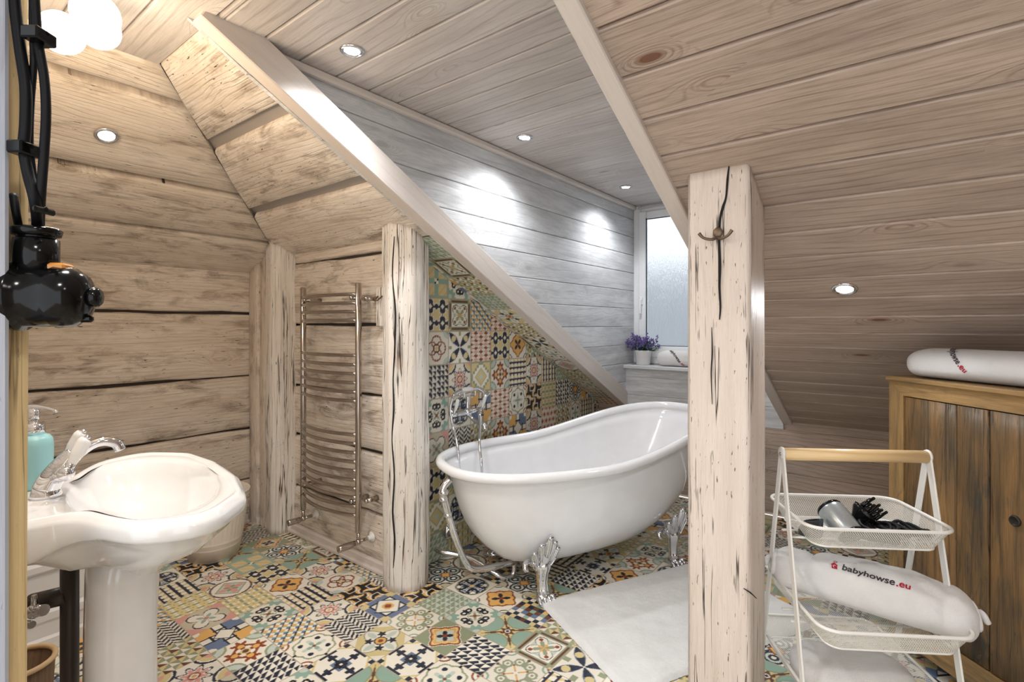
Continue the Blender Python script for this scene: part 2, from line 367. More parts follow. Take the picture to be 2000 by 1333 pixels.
# ------------------------------------------------------------------ patchwork cement tiles
PAL = np.array([srgb(*c)[:3] for c in ((236, 230, 214), (30, 38, 58), (16, 15, 18), (226, 176, 100), (216, 198, 142), (142, 66, 34),
      (150, 158, 128), (146, 176, 160), (104, 122, 152), (222, 160, 148), (206, 196, 170), (104, 60, 42), (196, 208, 196))], dtype=np.float32)
CR, NV, BK, OC, YE, RU, SA, TE, BL, PK, TA, BR, MI = range(13)
def pat(k, u, v):
    """palette index of pattern k at u,v in -1..1"""
    au, av = np.abs(u), np.abs(v); r = np.hypot(u, v); th = np.arctan2(v, u)
    mx = np.maximum(au, av); mn = np.minimum(au, av); d1 = au+av
    o = np.full(u.shape, CR, dtype=np.int32); cu, cv = 1-au, 1-av; rc = np.hypot(cu, cv)
    def put(m, c): o[m] = c
    k = k % 32
    if k == 0:
        put(mx > .0, SA); rr = .66+.13*np.cos(4*th)+.05*np.cos(8*th); put(r < rr+.14, CR); put(r < rr+.09, RU); put(r < rr, OC); put(r < rr-.09, CR); put(r < rr-.12, OC)
        put(r < .52*np.abs(np.cos(2*th))**.7, MI); put((r < .38*np.abs(np.sin(2*th))**.8), NV); put(r < .12, RU)
    elif k in (1, 5):
        fu, fv = (u*3) % 1, (v*3) % 1; put(((fu+fv) > 1), NV if k == 1 else SA); put((((u*3) % 1) > ((v*3) % 1)) & ((fu+fv) < .8) & (((np.floor(u*3)+np.floor(v*3)) % 2) == 0), NV if k == 1 else SA)
        if k == 5: o[o == CR] = MI
    elif k == 2:
        put(d1 > 1.45, YE); put(d1 > 1.62, CR); put((mn > .75), NV); put(((au > .86) ^ (av > .86)) & (mn < .4), NV)
        put(mx < .34, BL); put((r < .36*np.abs(np.cos(2*th))) & (mx < .34), NV); put((r < .30*np.abs(np.sin(2*th))**2), BK)
        put((mn < .05) & (mx < .72), NV); put((np.hypot(mx-.62, mn-.13) < .1), NV); put(np.hypot(mx-.78, mn) < .09, NV); put(r < .06, CR)
    elif k == 3:
        put(mx >= 0, CR); rr = .80+.05*np.cos(8*th); put(r > rr, SA); put(r > rr+.09, CR); put(rc < .36, RU); put(rc < .28, CR); put(rc < .14, RU)
        put((r < .58*np.abs(np.cos(4*th))**.5) & (np.cos(th*4) > .2), MI); put((np.hypot(mx-.42, mn-.42) < .12), NV); put((r < .34*np.abs(np.cos(2*th))), TE); put(r < .08, RU)
        put((mn < .06) & (mx > .82), BK)
    elif k == 4:
        q = np.floor(u*3); sh = np.where(q % 2 == 0, u*3-q, 1-(u*3-q)); put(((v*3.5+sh*.9+q*.5) % 1) < .5, NV)
    elif k == 6:
        rr = .70+.09*np.cos(4*(th))+.05*np.cos(8*th); put(r < rr+.10, RU); put(r < rr, OC); put((r < .50*np.abs(np.sin(2*th))**1.4), NV); put(r < .12, RU)
        put((rc < .34) & (rc > .26), NV); put((rc < .16), SA)
    elif k == 7:
        for a, c in ((.55, NV), (.3, BL)):
            for s1 in (0, 1):
                x = (au if s1 else av)-.45; y = (av if s1 else au)-.0; e = np.abs(np.hypot(x*1.3, y*1.8-.2)-a*.8); put(e < .07, c)
        put(np.abs(np.hypot(au-.42, av-.42)-.27) < .06, NV); put(r < .16, YE); put(np.abs(r-.86) < .03, SA)
    elif k == 8:
        put(rc < .55, MI); put(rc < .2, SA); put(np.abs(rc-.55) < .05, SA); q = np.hypot(mx-.52, mn); put(q < .30+.1*np.cos(6*np.arctan2(mn, mx-.52)), RU); put(np.hypot(mx-.46, mn) < .14, OC); put(r < .22, YE); put(r < .13, BR)
    elif k == 9:
        q = (np.floor((u+1)*3.5)+np.floor((v+1)*3.5)).astype(int); a = (np.floor((u+1)*3.5)*3+np.floor((v+1)*3.5)*5).astype(int) % 5
        put(q % 2 == 0, NV); put((q % 2 == 0) & (a == 1), BL); put((q % 2 == 1) & (a == 2), OC); put((q % 2 == 1) & (a == 0), YE); put(mn < .14, BR); put((mn < .14) & (q % 2 == 0), TE)
    elif k == 10:
        put(mx >= 0, YE); put(rc < .0, TE); h = np.hypot(mx-1.0, mn); put(h < .62, TE); put(np.abs(h-.62) < .04, SA); put((mn/(mx+.01) > .78) & (r < 1.25) & (np.abs(au-av) < .16*(1.3-r)), BR)
        put((r < .36) & (r < .2+.16*np.cos(3*th)**2), BR); put(r < .14, CR); put(r < .08, NV)
    elif k == 11:
        put(np.abs(rc-.62) < .06, NV); put(rc < .5, YE); put((rc < .25), PK); n8 = .34+.14*np.cos(8*th); put(r < n8+.22, CR); put(np.abs(r-(n8+.2)) < .045, NV); put(r < n8+.06, PK); put(r < .22, CR); put(np.abs(r-.2) < .035, RU); put(r < .09, OC)
    elif k == 12:
        fu, fv = (u*2.5) % 1, (v*2.5) % 1; put((fu < .30) | (fv < .30), NV); put((fu < .30) & (fv > .5), YE); put((fv < .3) & (fu > .55), NV); put((fu > .5) & (fv > .5) & (fu+fv > 1.7), OC)
    elif k == 13:
        rr = .82*np.abs(np.cos(2*(th+math.pi/4)))**.45; put(r > 0, TA); put((d1 > 1.3), PK); put(r < rr+.08, NV); put(r < rr, CR); put(r < .45*np.abs(np.sin(2*th))**2, TE); put(r < .17*np.abs(np.sin(2*th)), PK)
    elif k == 14:
        put(mx >= 0, BL); put((u*v) > 0, OC); put(mn < .24, NV); put(mn < .17, CR); put((np.abs(mn-.2) < .04), NV); put((np.abs(mx-.55) < .05) & (mn < .3), NV); put(d1 < .5, CR); put((np.abs(d1-.5) < .04), NV); put(rc < .3, CR)
    elif k == 15:
        fu, fv = (u*1.5+.5) % 1-.5, (v*1.5+.5) % 1-.5; a = (np.floor((np.arctan2(fv, fu)/math.pi+1)*4)).astype(int)
        put(a % 2 == 0, SA); put(a % 4 == 1, YE); put((a % 8 == 2), BR)
    elif k == 16:
        w = (np.hypot(mx-.62, mn-.0)*9).astype(int); put((w % 2 == 1), NV); put((w % 4 == 2), MI); put(np.hypot(mx-.62, mn) > .5, CR); put(rc < .5, TA); put(np.abs(rc-.5) < .05, NV); put(d1 < .34, OC); put(np.abs(d1-.34) < .05, RU)
    elif k == 17:
        L = np.abs(au-av); s = (au+av)/2; hw = .34*np.sin(np.clip(s, 0, 1)*math.pi); put(L < hw*1.0, BL); put(L < hw*.8, NV); put(np.hypot(au-.55, av-.55) < .2, YE); put(rc < .08, CR); put((mn < .12) & (mx > .7), SA)
    elif k == 18:
        a, b = (u*2+v) % 1, (u*2-v) % 1; put(((a > .5) & (b > .5)), RU); put(((a < .5) & (b < .5)), PK); put((np.abs(a-.25)+np.abs(b-.25)) < .15, YE)
    elif k == 19:
        fu, fv = (u*1.0+.5) % 1-.5, (v*1.0+.5) % 1-.5; q = np.hypot(fu, fv); t6 = np.arctan2(fv, fu); put(q < .34+.09*np.cos(6*t6), YE); put(q > .40+.09*np.cos(6*t6), NV); put((np.abs(fu)+np.abs(fv)) > .84, CR)
    elif k == 20:
        q = np.floor(au*5)/5+np.floor(av*5)/5; put(q > -1, YE); put((q < .95), SA); put((q < .75), CR); put(d1 < .58, YE); put(np.abs(d1-.58) < .05, SA); put(d1 < .25, MI); put(mx > .93, SA)
    elif k == 21:
        c1 = SA if False else RU
        put(mx >= 0, CR); put(rc < .45, MI)
        for x, y in ((.36, 0), (0, .36)): put(np.abs(np.hypot((au-x)*1.1, (av-y)*1.1)-.42) < .05, c1)
        put(np.abs(r-.25) < .04, BR); put(r < .14, YE); put(d1 > 1.75, TE)
    elif k == 22:
        put(mx >= 0, YE); fu, fv = (u*2) % 1, (v*2) % 1; put((fu+fv > 1) & (mx > .15), TA); put((np.abs(fu-fv) < .12), OC); put(mn < .14, SA if False else TE); put(mx > .86, TE); put((mx < .14), CR); put((mx < .14) & (u*v > 0), BK)
    elif k == 23:
        a, b = (u+v)*1.8 % 1, (u-v)*1.8 % 1; put((a < .5) & (b > .5), OC); put((a > .5) & (b < .5), BL); put(b < .16, NV); put(np.abs(a-.5) < .07, TE)
    elif k == 24:
        fu, fv = (u*1.0+.5) % 1-.5, (v*1.0+.5) % 1-.5; a = (np.arctan2(fv, fu)/math.pi*4+np.hypot(fu, fv)*3) % 2; put(a < 1, BK); put((a > 1.4), OC)
    elif k == 25:
        fu, fv = (u*2) % 1-.5, (v*2) % 1-.5; e = np.abs(fu)*1.0+np.abs(fv)*.0; put(mx >= 0, YE); put((np.hypot(fu*1.0, fv*2.4) < .45), CR); put(np.hypot(fu*2.4, fv) < .4, SA); put((np.abs(fu) > .42) & (np.abs(fv) > .42), BR)
    elif k == 26:
        put(np.abs(np.hypot(mx-.62, mn-.26)-.19) < .05, SA); put(np.abs(np.hypot(mx-.62, mn-.26)) < .07, SA); put((mn < .05) & (mx > .45), SA); put((rc < .33) & (rc > .24), TE); put(rc < .12, RU); put((np.abs(au-av) < .5*(.12-(r-.32)**2)) & (r < .55) & (r > .08), RU); put((np.abs(au-av) < .06) & (r < .42) & (r > .14), OC); put((np.hypot(mx-.95, mn) < .08), BR)
    elif k == 27:
        rr = .74+.2*np.cos(4*th); put(r > 0, YE); put(d1 > 1.5, CR); put(r < rr+.1, SA); put(r < rr+.04, CR); put((mn < .14*(1-(mx-.6)**2*8)) & (mx > .32) & (mx < .9), MI); put(np.hypot(au-.36, av-.36) < .17+.05*np.cos(5*np.arctan2(av-.36, au-.36)), NV); put(r < .26, OC); put(np.abs(r-.27) < .03, NV); put(r < .12, RU)
    elif k == 28:
        put(rc < .62+.08*np.cos(12*np.arctan2(cv, cu)), TE); put(rc < .3, MI); put(np.abs(np.hypot(mx-.55, mn-.17)-.13) < .055, BK); put((mn < .04) & (mx > .3) & (mx < .8), NV); put(r < .3*np.abs(np.sin(2*th)), SA); put(r < .1, RU); put(np.abs(r-.34) < .02, SA)
    elif k == 29:
        put(mx > .66, BL); put(mn > .6, YE); put((mx < .66) & (d1 > .72), NV); put((mx < .60) & (d1 > .86), CR); put((np.abs(d1-.8) < .06) & (np.sin(8*th) > 0), BK); put(r < .3, OC); put(r < .17, RU)
    elif k == 30:
        put(mx > 0, SA); put(mx < .62, MI); put(np.abs(mx-.66) < .05, CR); put(((mx > .8) & (mn < .72) & (mx < .92)), BR); rr = .62*np.abs(np.sin(2*th))**.6+.14; put(r < rr+.05, NV); put(r < rr, CR); put((r < .50*np.abs(np.sin(2*th))**2), SA); put(np.hypot(au-.42, av-.42) < .1, RU); put((r < .34*np.abs(np.cos(2*th))**3), OC); put(mn > .88, YE)
    else:
        put(mx >= 0, CR); put(np.abs(d1-.8) < .06, SA); put((d1 < .75), MI); put((r < .62*np.abs(np.cos(2*th))**1.2), PK); put(r < .4*np.abs(np.sin(2*th))**1.6, SA); put(np.abs(r-.98) < .06, BR); put(rc < .22, OC); put(np.abs(rc-.3) < .04, NV)
    return o
def tile_mesh(name, O, U, V, nu, nv, resf, patf, inside, size=.2, grout=.012):
    O, U, V = (np.array(x, dtype=np.float64) for x in (O, U, V)); VV = []; FF = []; CC = []; base = 0
    gr = np.array(srgb(176, 160, 140)[:3], dtype=np.float32)
    rg = random.Random(11)
    for i in range(nu):
        for j in range(nv):
            k = patf(i, j); rot = rg.randrange(4); sh = .86+.14*rg.random()
            c = O+U*(i+.5)*size+V*(j+.5)*size
            if not inside(c): continue
            R = resf(c); a = np.linspace(-1, 1, R+1); u, v = np.meshgrid(a, a, indexing='ij')
            P = c[None, None, :]+U*(u[..., None]*size/2)+V*(v[..., None]*size/2)
            uu, vv = u, v
            for _ in range(rot): uu, vv = -vv, uu
            col = PAL[pat(k, uu/(1-grout), vv/(1-grout))]*sh
            e = np.maximum(np.abs(u), np.abs(v)) > 1-grout; col[e] = gr
            VV.append(P.reshape(-1, 3)); CC.append(col.reshape(-1, 3))
            ii = np.arange(R*(R+1)).reshape(R, R+1)[:, :R]+base
            FF.append(np.stack([ii, ii+R+1, ii+R+2, ii+1], -1).reshape(-1, 4)); base += (R+1)**2
    VV = np.concatenate(VV).astype(np.float32); FF = np.concatenate(FF).astype(np.int32); CC = np.concatenate(CC)
    me = bpy.data.meshes.new(name); me.vertices.add(len(VV)); me.vertices.foreach_set('co', VV.ravel())
    me.loops.add(FF.size); me.loops.foreach_set('vertex_index', FF.ravel()); me.polygons.add(len(FF))
    me.polygons.foreach_set('loop_start', np.arange(0, FF.size, 4, dtype=np.int32))
    me.update(calc_edges=True)
    at = me.color_attributes.new('glaze', 'FLOAT_COLOR', 'POINT')
    at.data.foreach_set('color', np.concatenate([CC, np.ones((len(CC), 1), np.float32)], 1).astype(np.float32).ravel())
    o = bpy.data.objects.new(name, me); COL.objects.link(o); me.materials.append(M_tile); return tag(o, kind='structure')
M_tile = bpy.data.materials.new('patchwork_cement_tile'); _t = NT(M_tile)
_a = _t.n('ShaderNodeAttribute'); _a.attribute_name = 'glaze'
_p = _t.n('ShaderNodeNewGeometry').outputs['Position']; _nz = _t.noise(_p, 35, 4, .6)
_c = _t.mix(_t.rng(_nz, .5, .8, 0, .09), _a.outputs[0], srgb(206, 192, 168))
_t.out(_t.n('ShaderNodeBsdfPrincipled', {'Base Color': _c, 'Roughness': _t.rng(_nz, .3, .7, .32, .5)}).outputs[0])

FX0, FY0 = -3.75, -.265-1.0        # tile grid origin (multiples of .2 through the measured joints)
FMAP = {}
def on_floor(px, py):
    u, v = (px-1000)/1000, (635-py)/1000; f = -1.4/v
    return f*(.79*u-.613), f*(.613*u+.79)
for px, py, k in ((868, 1245, 0), (932, 1280, 1), (532, 1300, 1), (800, 1282, 2), (671, 1297, 2), (866, 1320, 3), (621, 1255, 3), (745, 1247, 27),
                  (692, 1222, 4), (330, 1246, 4), (875, 1175, 5), (925, 1202, 28), (974, 1169, 6), (568, 1141, 6), (920, 1142, 7), (493, 1269, 8),
                  (1030, 1195, 9), (985, 1232, 10), (595, 1096, 10), (650, 1190, 11), (430, 1123, 11), (760, 1182, 29), (602, 1166, 12), (352, 1150, 12),
                  (384, 1178, 25), (418, 1203, 13), (455, 1234, 14), (352, 1280, 15), (1010, 1140, 16), (812, 1210, 26), (997, 1312, 26), (1055, 1267, 30),
                  (577, 1230, 23), (534, 1198, 28), (493, 1166, 25), (464, 1148, 31), (400, 1105, 24), (500, 1098, 22), (527, 1121, 19), (393, 1314, 11),
                  (707, 1150, 24), (670, 1135, 21), (1110, 1320, 17), (1120, 1120, 1), (940, 1310, 17), (450, 1330, 16)):
    x, y = on_floor(px, py); FMAP.setdefault((int((x-FX0)//.2), int((y-FY0)//.2)), k)
_r = random.Random(5); _fr = {}
def fpat(i, j):
    if (i, j) not in _fr: _fr[(i, j)] = _r.choice([0, 1, 2, 3, 4, 6, 7, 8, 9, 10, 11, 12, 13, 14, 15, 16, 19, 21, 22, 23, 24, 25, 26, 27, 28, 29, 30, 31])
    return FMAP.get((i, j), _fr[(i, j)])
def fres(c):
    f = -.613*c[0]+.79*c[1]; r = .79*c[0]+.613*c[1]
    if f < 1.5 or abs(r) > f*1.15: return 10
    return 52 if f < 2.5 else (40 if f < 3.2 else 28)
tile_mesh('floor', (FX0, FY0, 0), (1, 0, 0), (0, 1, 0), 28, 27, fres, fpat, lambda c: c[0] < 1.8 and c[1] < 4.2)
WMAP = {(1, 8): 22, (2, 8): 28, (1, 7): 19, (2, 7): 30, (3, 7): 23, (1, 6): 21, (2, 6): 17, (3, 6): 18, (4, 6): 19, (5, 6): 6, (1, 5): 1, (2, 5): 11, (3, 5): 20,
        (4, 5): 8, (5, 5): 12, (6, 5): 11, (7, 5): 12, (1, 4): 28, (2, 4): 7, (3, 4): 14, (4, 4): 18, (5, 4): 3, (6, 4): 24, (7, 4): 25, (4, 3): 8, (5, 3): 14, (6, 3): 11, (7, 3): 18, (8, 4): 1,
        (1, 3): 13, (1, 2): 19, (1, 1): 20, (2, 1): 7, (1, 0): 5, (2, 0): 25}
def wpat(i, j):
    k = _fr.setdefault(('w', i, j), _r.randrange(32)); return WMAP.get((i, j), k)
tile_mesh('wall_bath', (-2.22, 1.829, -.04), (0, 1, 0), (0, 0, 1), 12, 10, lambda c: 32, wpat, lambda c: c[2] < 2.82-.513*c[1]+.16)
CA, SAn = .8898, .4565
tile_mesh('wall_bath_slope', (-2.385, 1.86, 2.82-.513*1.86), (1, 0, 0), (0, CA, -SAn), 2, 13, lambda c: 30, lambda i, j: _fr.setdefault(('s', i, j), _r.randrange(32)), lambda c: c[1] < 4.2)

# ------------------------------------------------------------------ planked and log surfaces
SY = lambda z: (2.82-z)/.513
ceil = MB(); y = .77-.165*11; i = 0
while y < 4.33:
    y1 = y+.165
    if y < .79:
        board(ceil, (0, 0, 2.455), (1, 0, 0), (0, 1, 0), (0, 0, -1), y, min(y1-.005, .79), lambda v: -2.41, lambda v: 1.9, .02, .006)
    if y1 > .81:
        board(ceil, (0, 0, 2.455), (1, 0, 0), (0, 1, 0), (0, 0, -1), max(y, .79), min(y1-.005, 4.34), lambda v: -1.95, lambda v: -.70, .02, .006)
    y = y1
quad(ceil, (-2.6, -1.3, 2.472), (2, -1.3, 2.472), (2, .74, 2.472), (-2.6, .74, 2.472))
quad(ceil, (-1.97, .7, 2.472), (-.68, .7, 2.472), (-.68, 4.4, 2.472), (-1.97, 4.4, 2.472))
struct('ceiling', ceil, M_ceil)
# right roof slope
SO = (0, .71, 2.82-.513*.71); SV = (0, CA, -SAn); SNn = (0, -SAn, -CA)
sl = MB(); Y = 1.228-.147*4
while Y < 4.14:
    a, b = (Y-.71)/CA, (Y+.147-.71)/CA
    board(sl, SO, (1, 0, 0), SV, SNn, max(a, 0), min(b-.004, 3.86), lambda v: -.72, lambda v: 1.9, .02, .007)
    Y += .147
def sp(x, Y, n=0.0): return tuple(Vector((x, Y, 2.82-.513*Y))-Vector(SNn)*n)
quad(sl, sp(-.72, .7, .017), sp(1.9, .7, .017), sp(1.9, 4.2, .017), sp(-.72, 4.2, .017))
struct('wall_right_slope', sl, M_slope)
# log faced roof slope between the hip and the dormer, and the slope over the left wall
GV = (0, .881, -.473); GN = (0, -.473, -.881); GO = (0, .77, 2.455)
hx = lambda Yv: (2.455-.537*(Yv-.77)-3.691)/.515
l2 = MB()
for q, (ya, yb) in enumerate(((.76, 1.062), (1.115, 1.452), (1.505, 1.87))):
    board(l2, GO, (1, 0, 0), GV, GN, (ya-.77)/.881, (yb-.77)/.881, lambda v: hx(.77+v*.881)+.004, lambda v: -1.955, .06, .011, .09, .008, .006, q+3)
quad(l2, sp(-3.9, .7, .045), sp(-1.97, .7, .045), sp(-1.97, 1.95, .045), sp(-3.9, 1.95, .045), 1)
board(l2, SO, (1, 0, 0), SV, SNn, (1.84-.71)/CA, (1.93-.71)/CA, lambda v: -3.75, lambda v: -2.25, .0, .004)
struct('wall_back_slope', l2, [M_log, M_gapgrey])
l1 = MB(); C1, S1 = .889, .4578
HO = (-2.40, 0, 3.691+.515*-2.40)
hy = lambda X: .77+(2.455-3.691-.515*X)/.537
for q, (xa, xb) in enumerate(((-2.39, -2.545), (-2.575, -3.01), (-3.045, -3.375), (-3.405, -3.75))):
    board(l1, HO, (0, 1, 0), (-C1, 0, -S1), tuple(HL), (-2.40-xa)/C1, (-2.40-xb)/C1, lambda v: -1.2, lambda v: hy(-2.40-v*C1)-.004, .06, .011, .09, .008, .006, q+11)
def hp(x, Y, n): return tuple(Vector((x, Y, 3.691+.515*x))-HL*n)
quad(l1, hp(-2.3, -1.3, .045), hp(-2.3, 2.2, .045), hp(-3.85, 2.2, .045), hp(-3.85, -1.3, .045), 1)
struct('wall_left_slope', l1, [M_log, M_gapgrey])
def logwall(name, O, U, V, N, zs, u0, u1, sd, gap=.016):
    mb = MB()
    for q in range(len(zs)-1):
        board(mb, O, U, V, N, zs[q]+gap/2, zs[q+1]-gap/2, lambda v: u0, lambda v: u1, .05, .012, .08, .013, .006, sd+q)
    Ov, Uv, Vv, Nv = map(Vector, (O, U, V, N)); z0, z1 = zs[0]-.02, zs[-1]+.05
    quad(mb, Ov+Uv*u0+Vv*z0-Nv*.035, Ov+Uv*u1+Vv*z0-Nv*.035, Ov+Uv*u1+Vv*z1-Nv*.035, Ov+Uv*u0+Vv*z1-Nv*.035, 1)
    return struct(name, mb, [M_log, M_dark])
logwall('wall_left', (-3.73, 0, 0), (0, 1, 0), (0, 0, 1), (1, 0, 0), [.0, .30, .66, 1.035, 1.48, 1.80], -1.2, 1.90, 21)
logwall('wall_back', (0, 1.85, 0), (1, 0, 0), (0, 0, 1), (0, -1, 0), [.0, .31, .66, .99, 1.403, 1.815, 1.93], -3.6, -2.17, 31, .014)
# pale boards of the dormer cheeks, window wall and knee wall
for nm, X, N, s in (('wall_dormer_left', -1.95, (1, 0, 0), 1), ('wall_dormer_right', -.725, (-1, 0, 0), 2)):
    mb = MB(); z = 2.497
    while z > .60:
        z0 = z-.159; zt = min(z, 2.46)
        ua = lambda v: min(4.33, max(.70, SY(v)-.03)); board(mb, (X, 0, 0), (0, 1, 0), (0, 0, 1), N, z0+.002, zt, ua, lambda v: 4.34, .02, .0045)
        z = z0
    struct(nm, mb, M_dorm)
kn = MB()
for a, b in ((.022, .17), (.17, .33), (.33, .488), (.488, .642), (.642, .797), (.797, .951), (.951, 1.05)):
    if b < .70: board(kn, (0, 4.13, 0), (1, 0, 0), (0, 0, 1), (0, -1, 0), a, b, lambda v: -2.23, lambda v: 1.9, .02, .003)
    else: board(kn, (0, 4.13, 0), (1, 0, 0), (0, 0, 1), (0, -1, 0), a, b, lambda v: -1.96, lambda v: -.72, .02, .003, mi=1)
board(kn, (0, 4.13, 0), (1, 0, 0), (0, 0, 1), (0, -1, 0), .642, .72, lambda v: -.70, lambda v: 1.9, .02, .003)
quad(kn, (-2.3, 4.148, 0), (1.9, 4.148, 0), (1.9, 4.148, .71), (-2.3, 4.148, .71))
struct('wall_knee', kn, [M_slope, M_dorm])
lg = MB(); lg.box((-1.345, 4.215, 1.04), (1.25, .27, .032), ch=.006, grain=0); struct('trim_5', lg, M_dorm)
rw = MB()
for q in range(15): board(rw, (1.75, 0, 0), (0, 1, 0), (0, 0, 1), (-1, 0, 0), q*.17, q*.17+.17, lambda v: -.3, lambda v: 4.14, .02, .003)
struct('wall_right', rw, M_slope)
# trims
def trim(n, mb, m=None): return struct('trim_%d' % n, mb, m or M_trim)
def sloped(x0, x1, ya, yb, n0, n1, dx=0.0):
    mb = MB(); c = Vector((dx/2, 0, 0))+(Vector(sp((x0+x1)/2, ya))+Vector(sp((x0+x1)/2, yb)))/2+Vector(SNn)*((n0+n1)/2)
    d_ = (Vector(SV)*(yb-ya)/CA+Vector((dx, 0, 0))).normalized(); M = Matrix((d_.cross(Vector(SNn)), d_, Vector(SNn))).transposed()
    mb.box(c, (x1-x0, (yb-ya)/CA, n1-n0), M, .004, grain=1); return mb
trim(1, sloped(-1.94, -1.87, .72, 4.14, -.11, .016, -.065)); trim(2, sloped(-.724, -.662, .70, 4.14, -.09, .018))
mb = MB(); mb.box((-1.931, 2.56, 2.4365), (.035, 3.43, .035), ch=.008, grain=1); trim(3, mb)
mb = MB(); mb.box((-1.34, 4.296, 2.4355), (1.14, .03, .033), ch=.008, grain=0); trim(4, mb, M_dorm)
mb = MB(); mb.box((-2.85, 1.832, .03), (1.3, .03, .06), ch=.008, grain=0); mb.box((-2.85, 1.815, .012), (1.3, .03, .024), ch=.006, grain=0); struct('baseboard_back', mb, M_trim)
mb = MB(); mb.box((-3.712, .9, .03), (.03, 1.65, .06), ch=.008, grain=1); mb.box((-3.695, .9, .012), (.03, 1.65, .024), ch=.006, grain=1); struct('baseboard_left', mb, M_trim)
# partition the sink hangs on
mb = MB()
for q in range(7): board(mb, (0, .205, 0), (1, 0, 0), (0, 0, 1), (0, 1, 0), q*.35, q*.35+.345, lambda v: -3.74, lambda v: -1.44, .1, .01, .1, .006, .004, 50+q)
struct('wall_partition', mb, M_log)

# ------------------------------------------------------------------ window
win = tag(bpy.data.objects.new('window_1', None), kind='structure'); COL.objects.link(win); win.location = (-1.345, 4.32, 1.06)
x0, x1, z0, z1 = -.605, .605, 0.0, 1.395
fr = MB(); w = .07
for (cx, cz, sx, sz) in ((x0+w/2, .7, w, 1.395), (x1-w/2, .7, w, 1.395), (0, z1-w/2, 1.21-2*w-.002, w), (0, z0+w/2, 1.21-2*w-.002, w)): fr.box((cx, 0, cz), (sx, .07, sz), ch=.006)
fr.build('window_frame', M_pvc, win)
sa = MB(); w2 = .07; a0, a1, b0, b1 = x0+.055, x1-.055, .055, z1-.055
for (cx, cz, sx, sz) in ((a0+w2/2, .7, w2, b1-b0), (a1-w2/2, .7, w2, b1-b0), (0, b1-w2/2-.002, a1-a0-2*w2-.002, w2), (0, b0+w2*.76, a1-a0-2*w2-.002, w2*1.5)): sa.box((cx, -.03, cz), (sx, .05, sz), ch=.008)
sash = sa.build('window_sash', M_pvc, win)
gk = MB()
for (cx, cz, sx, sz) in ((a0+w2+.003, .72, .006, 1.12), (a1-w2-.003, .72, .006, 1.12), (0, b1-w2-.003, 1.0, .006), (0, b0+w2*1.45+.003, 1.0, .006)): gk.box((cx, -.045, cz), (sx, .012, sz))
gk.build('gasket', plain('rubber_gasket', srgb(60, 66, 70), .6), sash)
gl = MB(); gl.box((0, -.025, .72), (a1-a0-.12, .006, 1.16)); gl.build('pane', M_frost, win)
hd = MB(); hd.box((x0+.085, -.062, .55), (.026, .014, .07), ch=.004); hd.box((x0+.085, -.085, .50), (.02, .014, .13), ch=.005); hd.box((x0+.085, -.072, .555), (.018, .03, .02), ch=.003); hd.build('window_handle', M_pvc, win)
ww = MB()
for (cx, cz, sx, sz) in ((-1.345, 2.55, 1.5, .2), (-2.02, 1.7, .14, 1.8), (-.68, 1.7, .14, 1.8), (-1.345, .98, 1.5, .15)): ww.box((cx, 4.375, cz), (sx, .05, sz), ch=.002)
struct('wall_window', ww, M_dorm)
# grey slab and wall added outside so the lower frosted pane looks grey
og = MB(); og.box((-1.3, 7.5, .55), (14, 4.0, .1)); og.box((-1.3, 9.6, 1.3), (14, .3, 2.6)); tag(og.build('outside_backdrop', plain('grey_backdrop', srgb(104, 108, 112), .9)), kind='structure')

# ------------------------------------------------------------------ timber posts
def rough_post(name, outline, z0, z1f, mat, label, amp=.008, step=.05, n=40, sd=0, loc=(0, 0)):
    L = [Vector(p) for p in outline]; P = []
    per = [0]
    for i in range(len(L)): per.append(per[-1]+(L[(i+1) % len(L)]-L[i]).length)
    for k in range(n):
        d = per[-1]*k/n
        i = max(j for j in range(len(L)) if per[j] <= d+1e-9); t = (d-per[i])/(per[i+1]-per[i]); P.append((L[i].lerp(L[(i+1) % len(L)], t), d))
    mb = MB(); rows = []; uvs = []; c = sum(L, Vector((0, 0)))/len(L)
    zt = max(z1f(*p[0]) for p in P); ns = int((zt-z0)/step)
    for s in range(ns+1):
        r = []; q = []
        for (p, d) in P:
            top = z1f(p[0], p[1]); z = z0+(top-z0)*s/ns
            k = 1+amp*9*noise.noise(Vector((p[0]*9+sd, p[1]*9, z*1.6)))+amp*4*noise.noise(Vector((p[0]*28, p[1]*28+sd, z*6)))
            pp = c+(p-c)*k
            r.append((pp[0]-loc[0], pp[1]-loc[1], z)); q.append((z, d))
        rows.append(r); uvs.append(q)
    mb.grid(rows, True, True, True, uvs=uvs)
    o = fixn(mb.build(name, mat)); o.location = (loc[0], loc[1], 0); return tag(o, label, 'post')
ST = lambda x, y: 2.82-.513*y+.01
def rnd_rect(x0, x1, y0, y1, c):
    return [(x0+c, y0), (x1-c, y0), (x1-c*.3, y0+c*.3), (x1, y0+c), (x1, y1-c), (x1-c, y1), (x0+c, y1), (x0, y1-c), (x0, y0+c), (x0+c*.3, y0+c*.3)]
sqp = rough_post('timber_post', rnd_rect(-.603, -.403, 1.76, 1.985, .010), 0, ST, M_sq, 'thick square white-painted timber post with a coat hook, nearest the camera', .0025, .04, 56, 3, (-.5, 1.87))
mid = rough_post('timber_post', [(-2.285, 1.79), (-2.235, 1.745), (-2.16, 1.725), (-2.09, 1.745), (-2.05, 1.80), (-2.045, 1.86), (-2.07, 1.93), (-2.2, 1.95), (-2.28, 1.9)], 0, ST, M_post, 'peeling rounded timber post between the chrome radiator and the bathtub', .009, .035, 56, 8, (-2.17, 1.84))
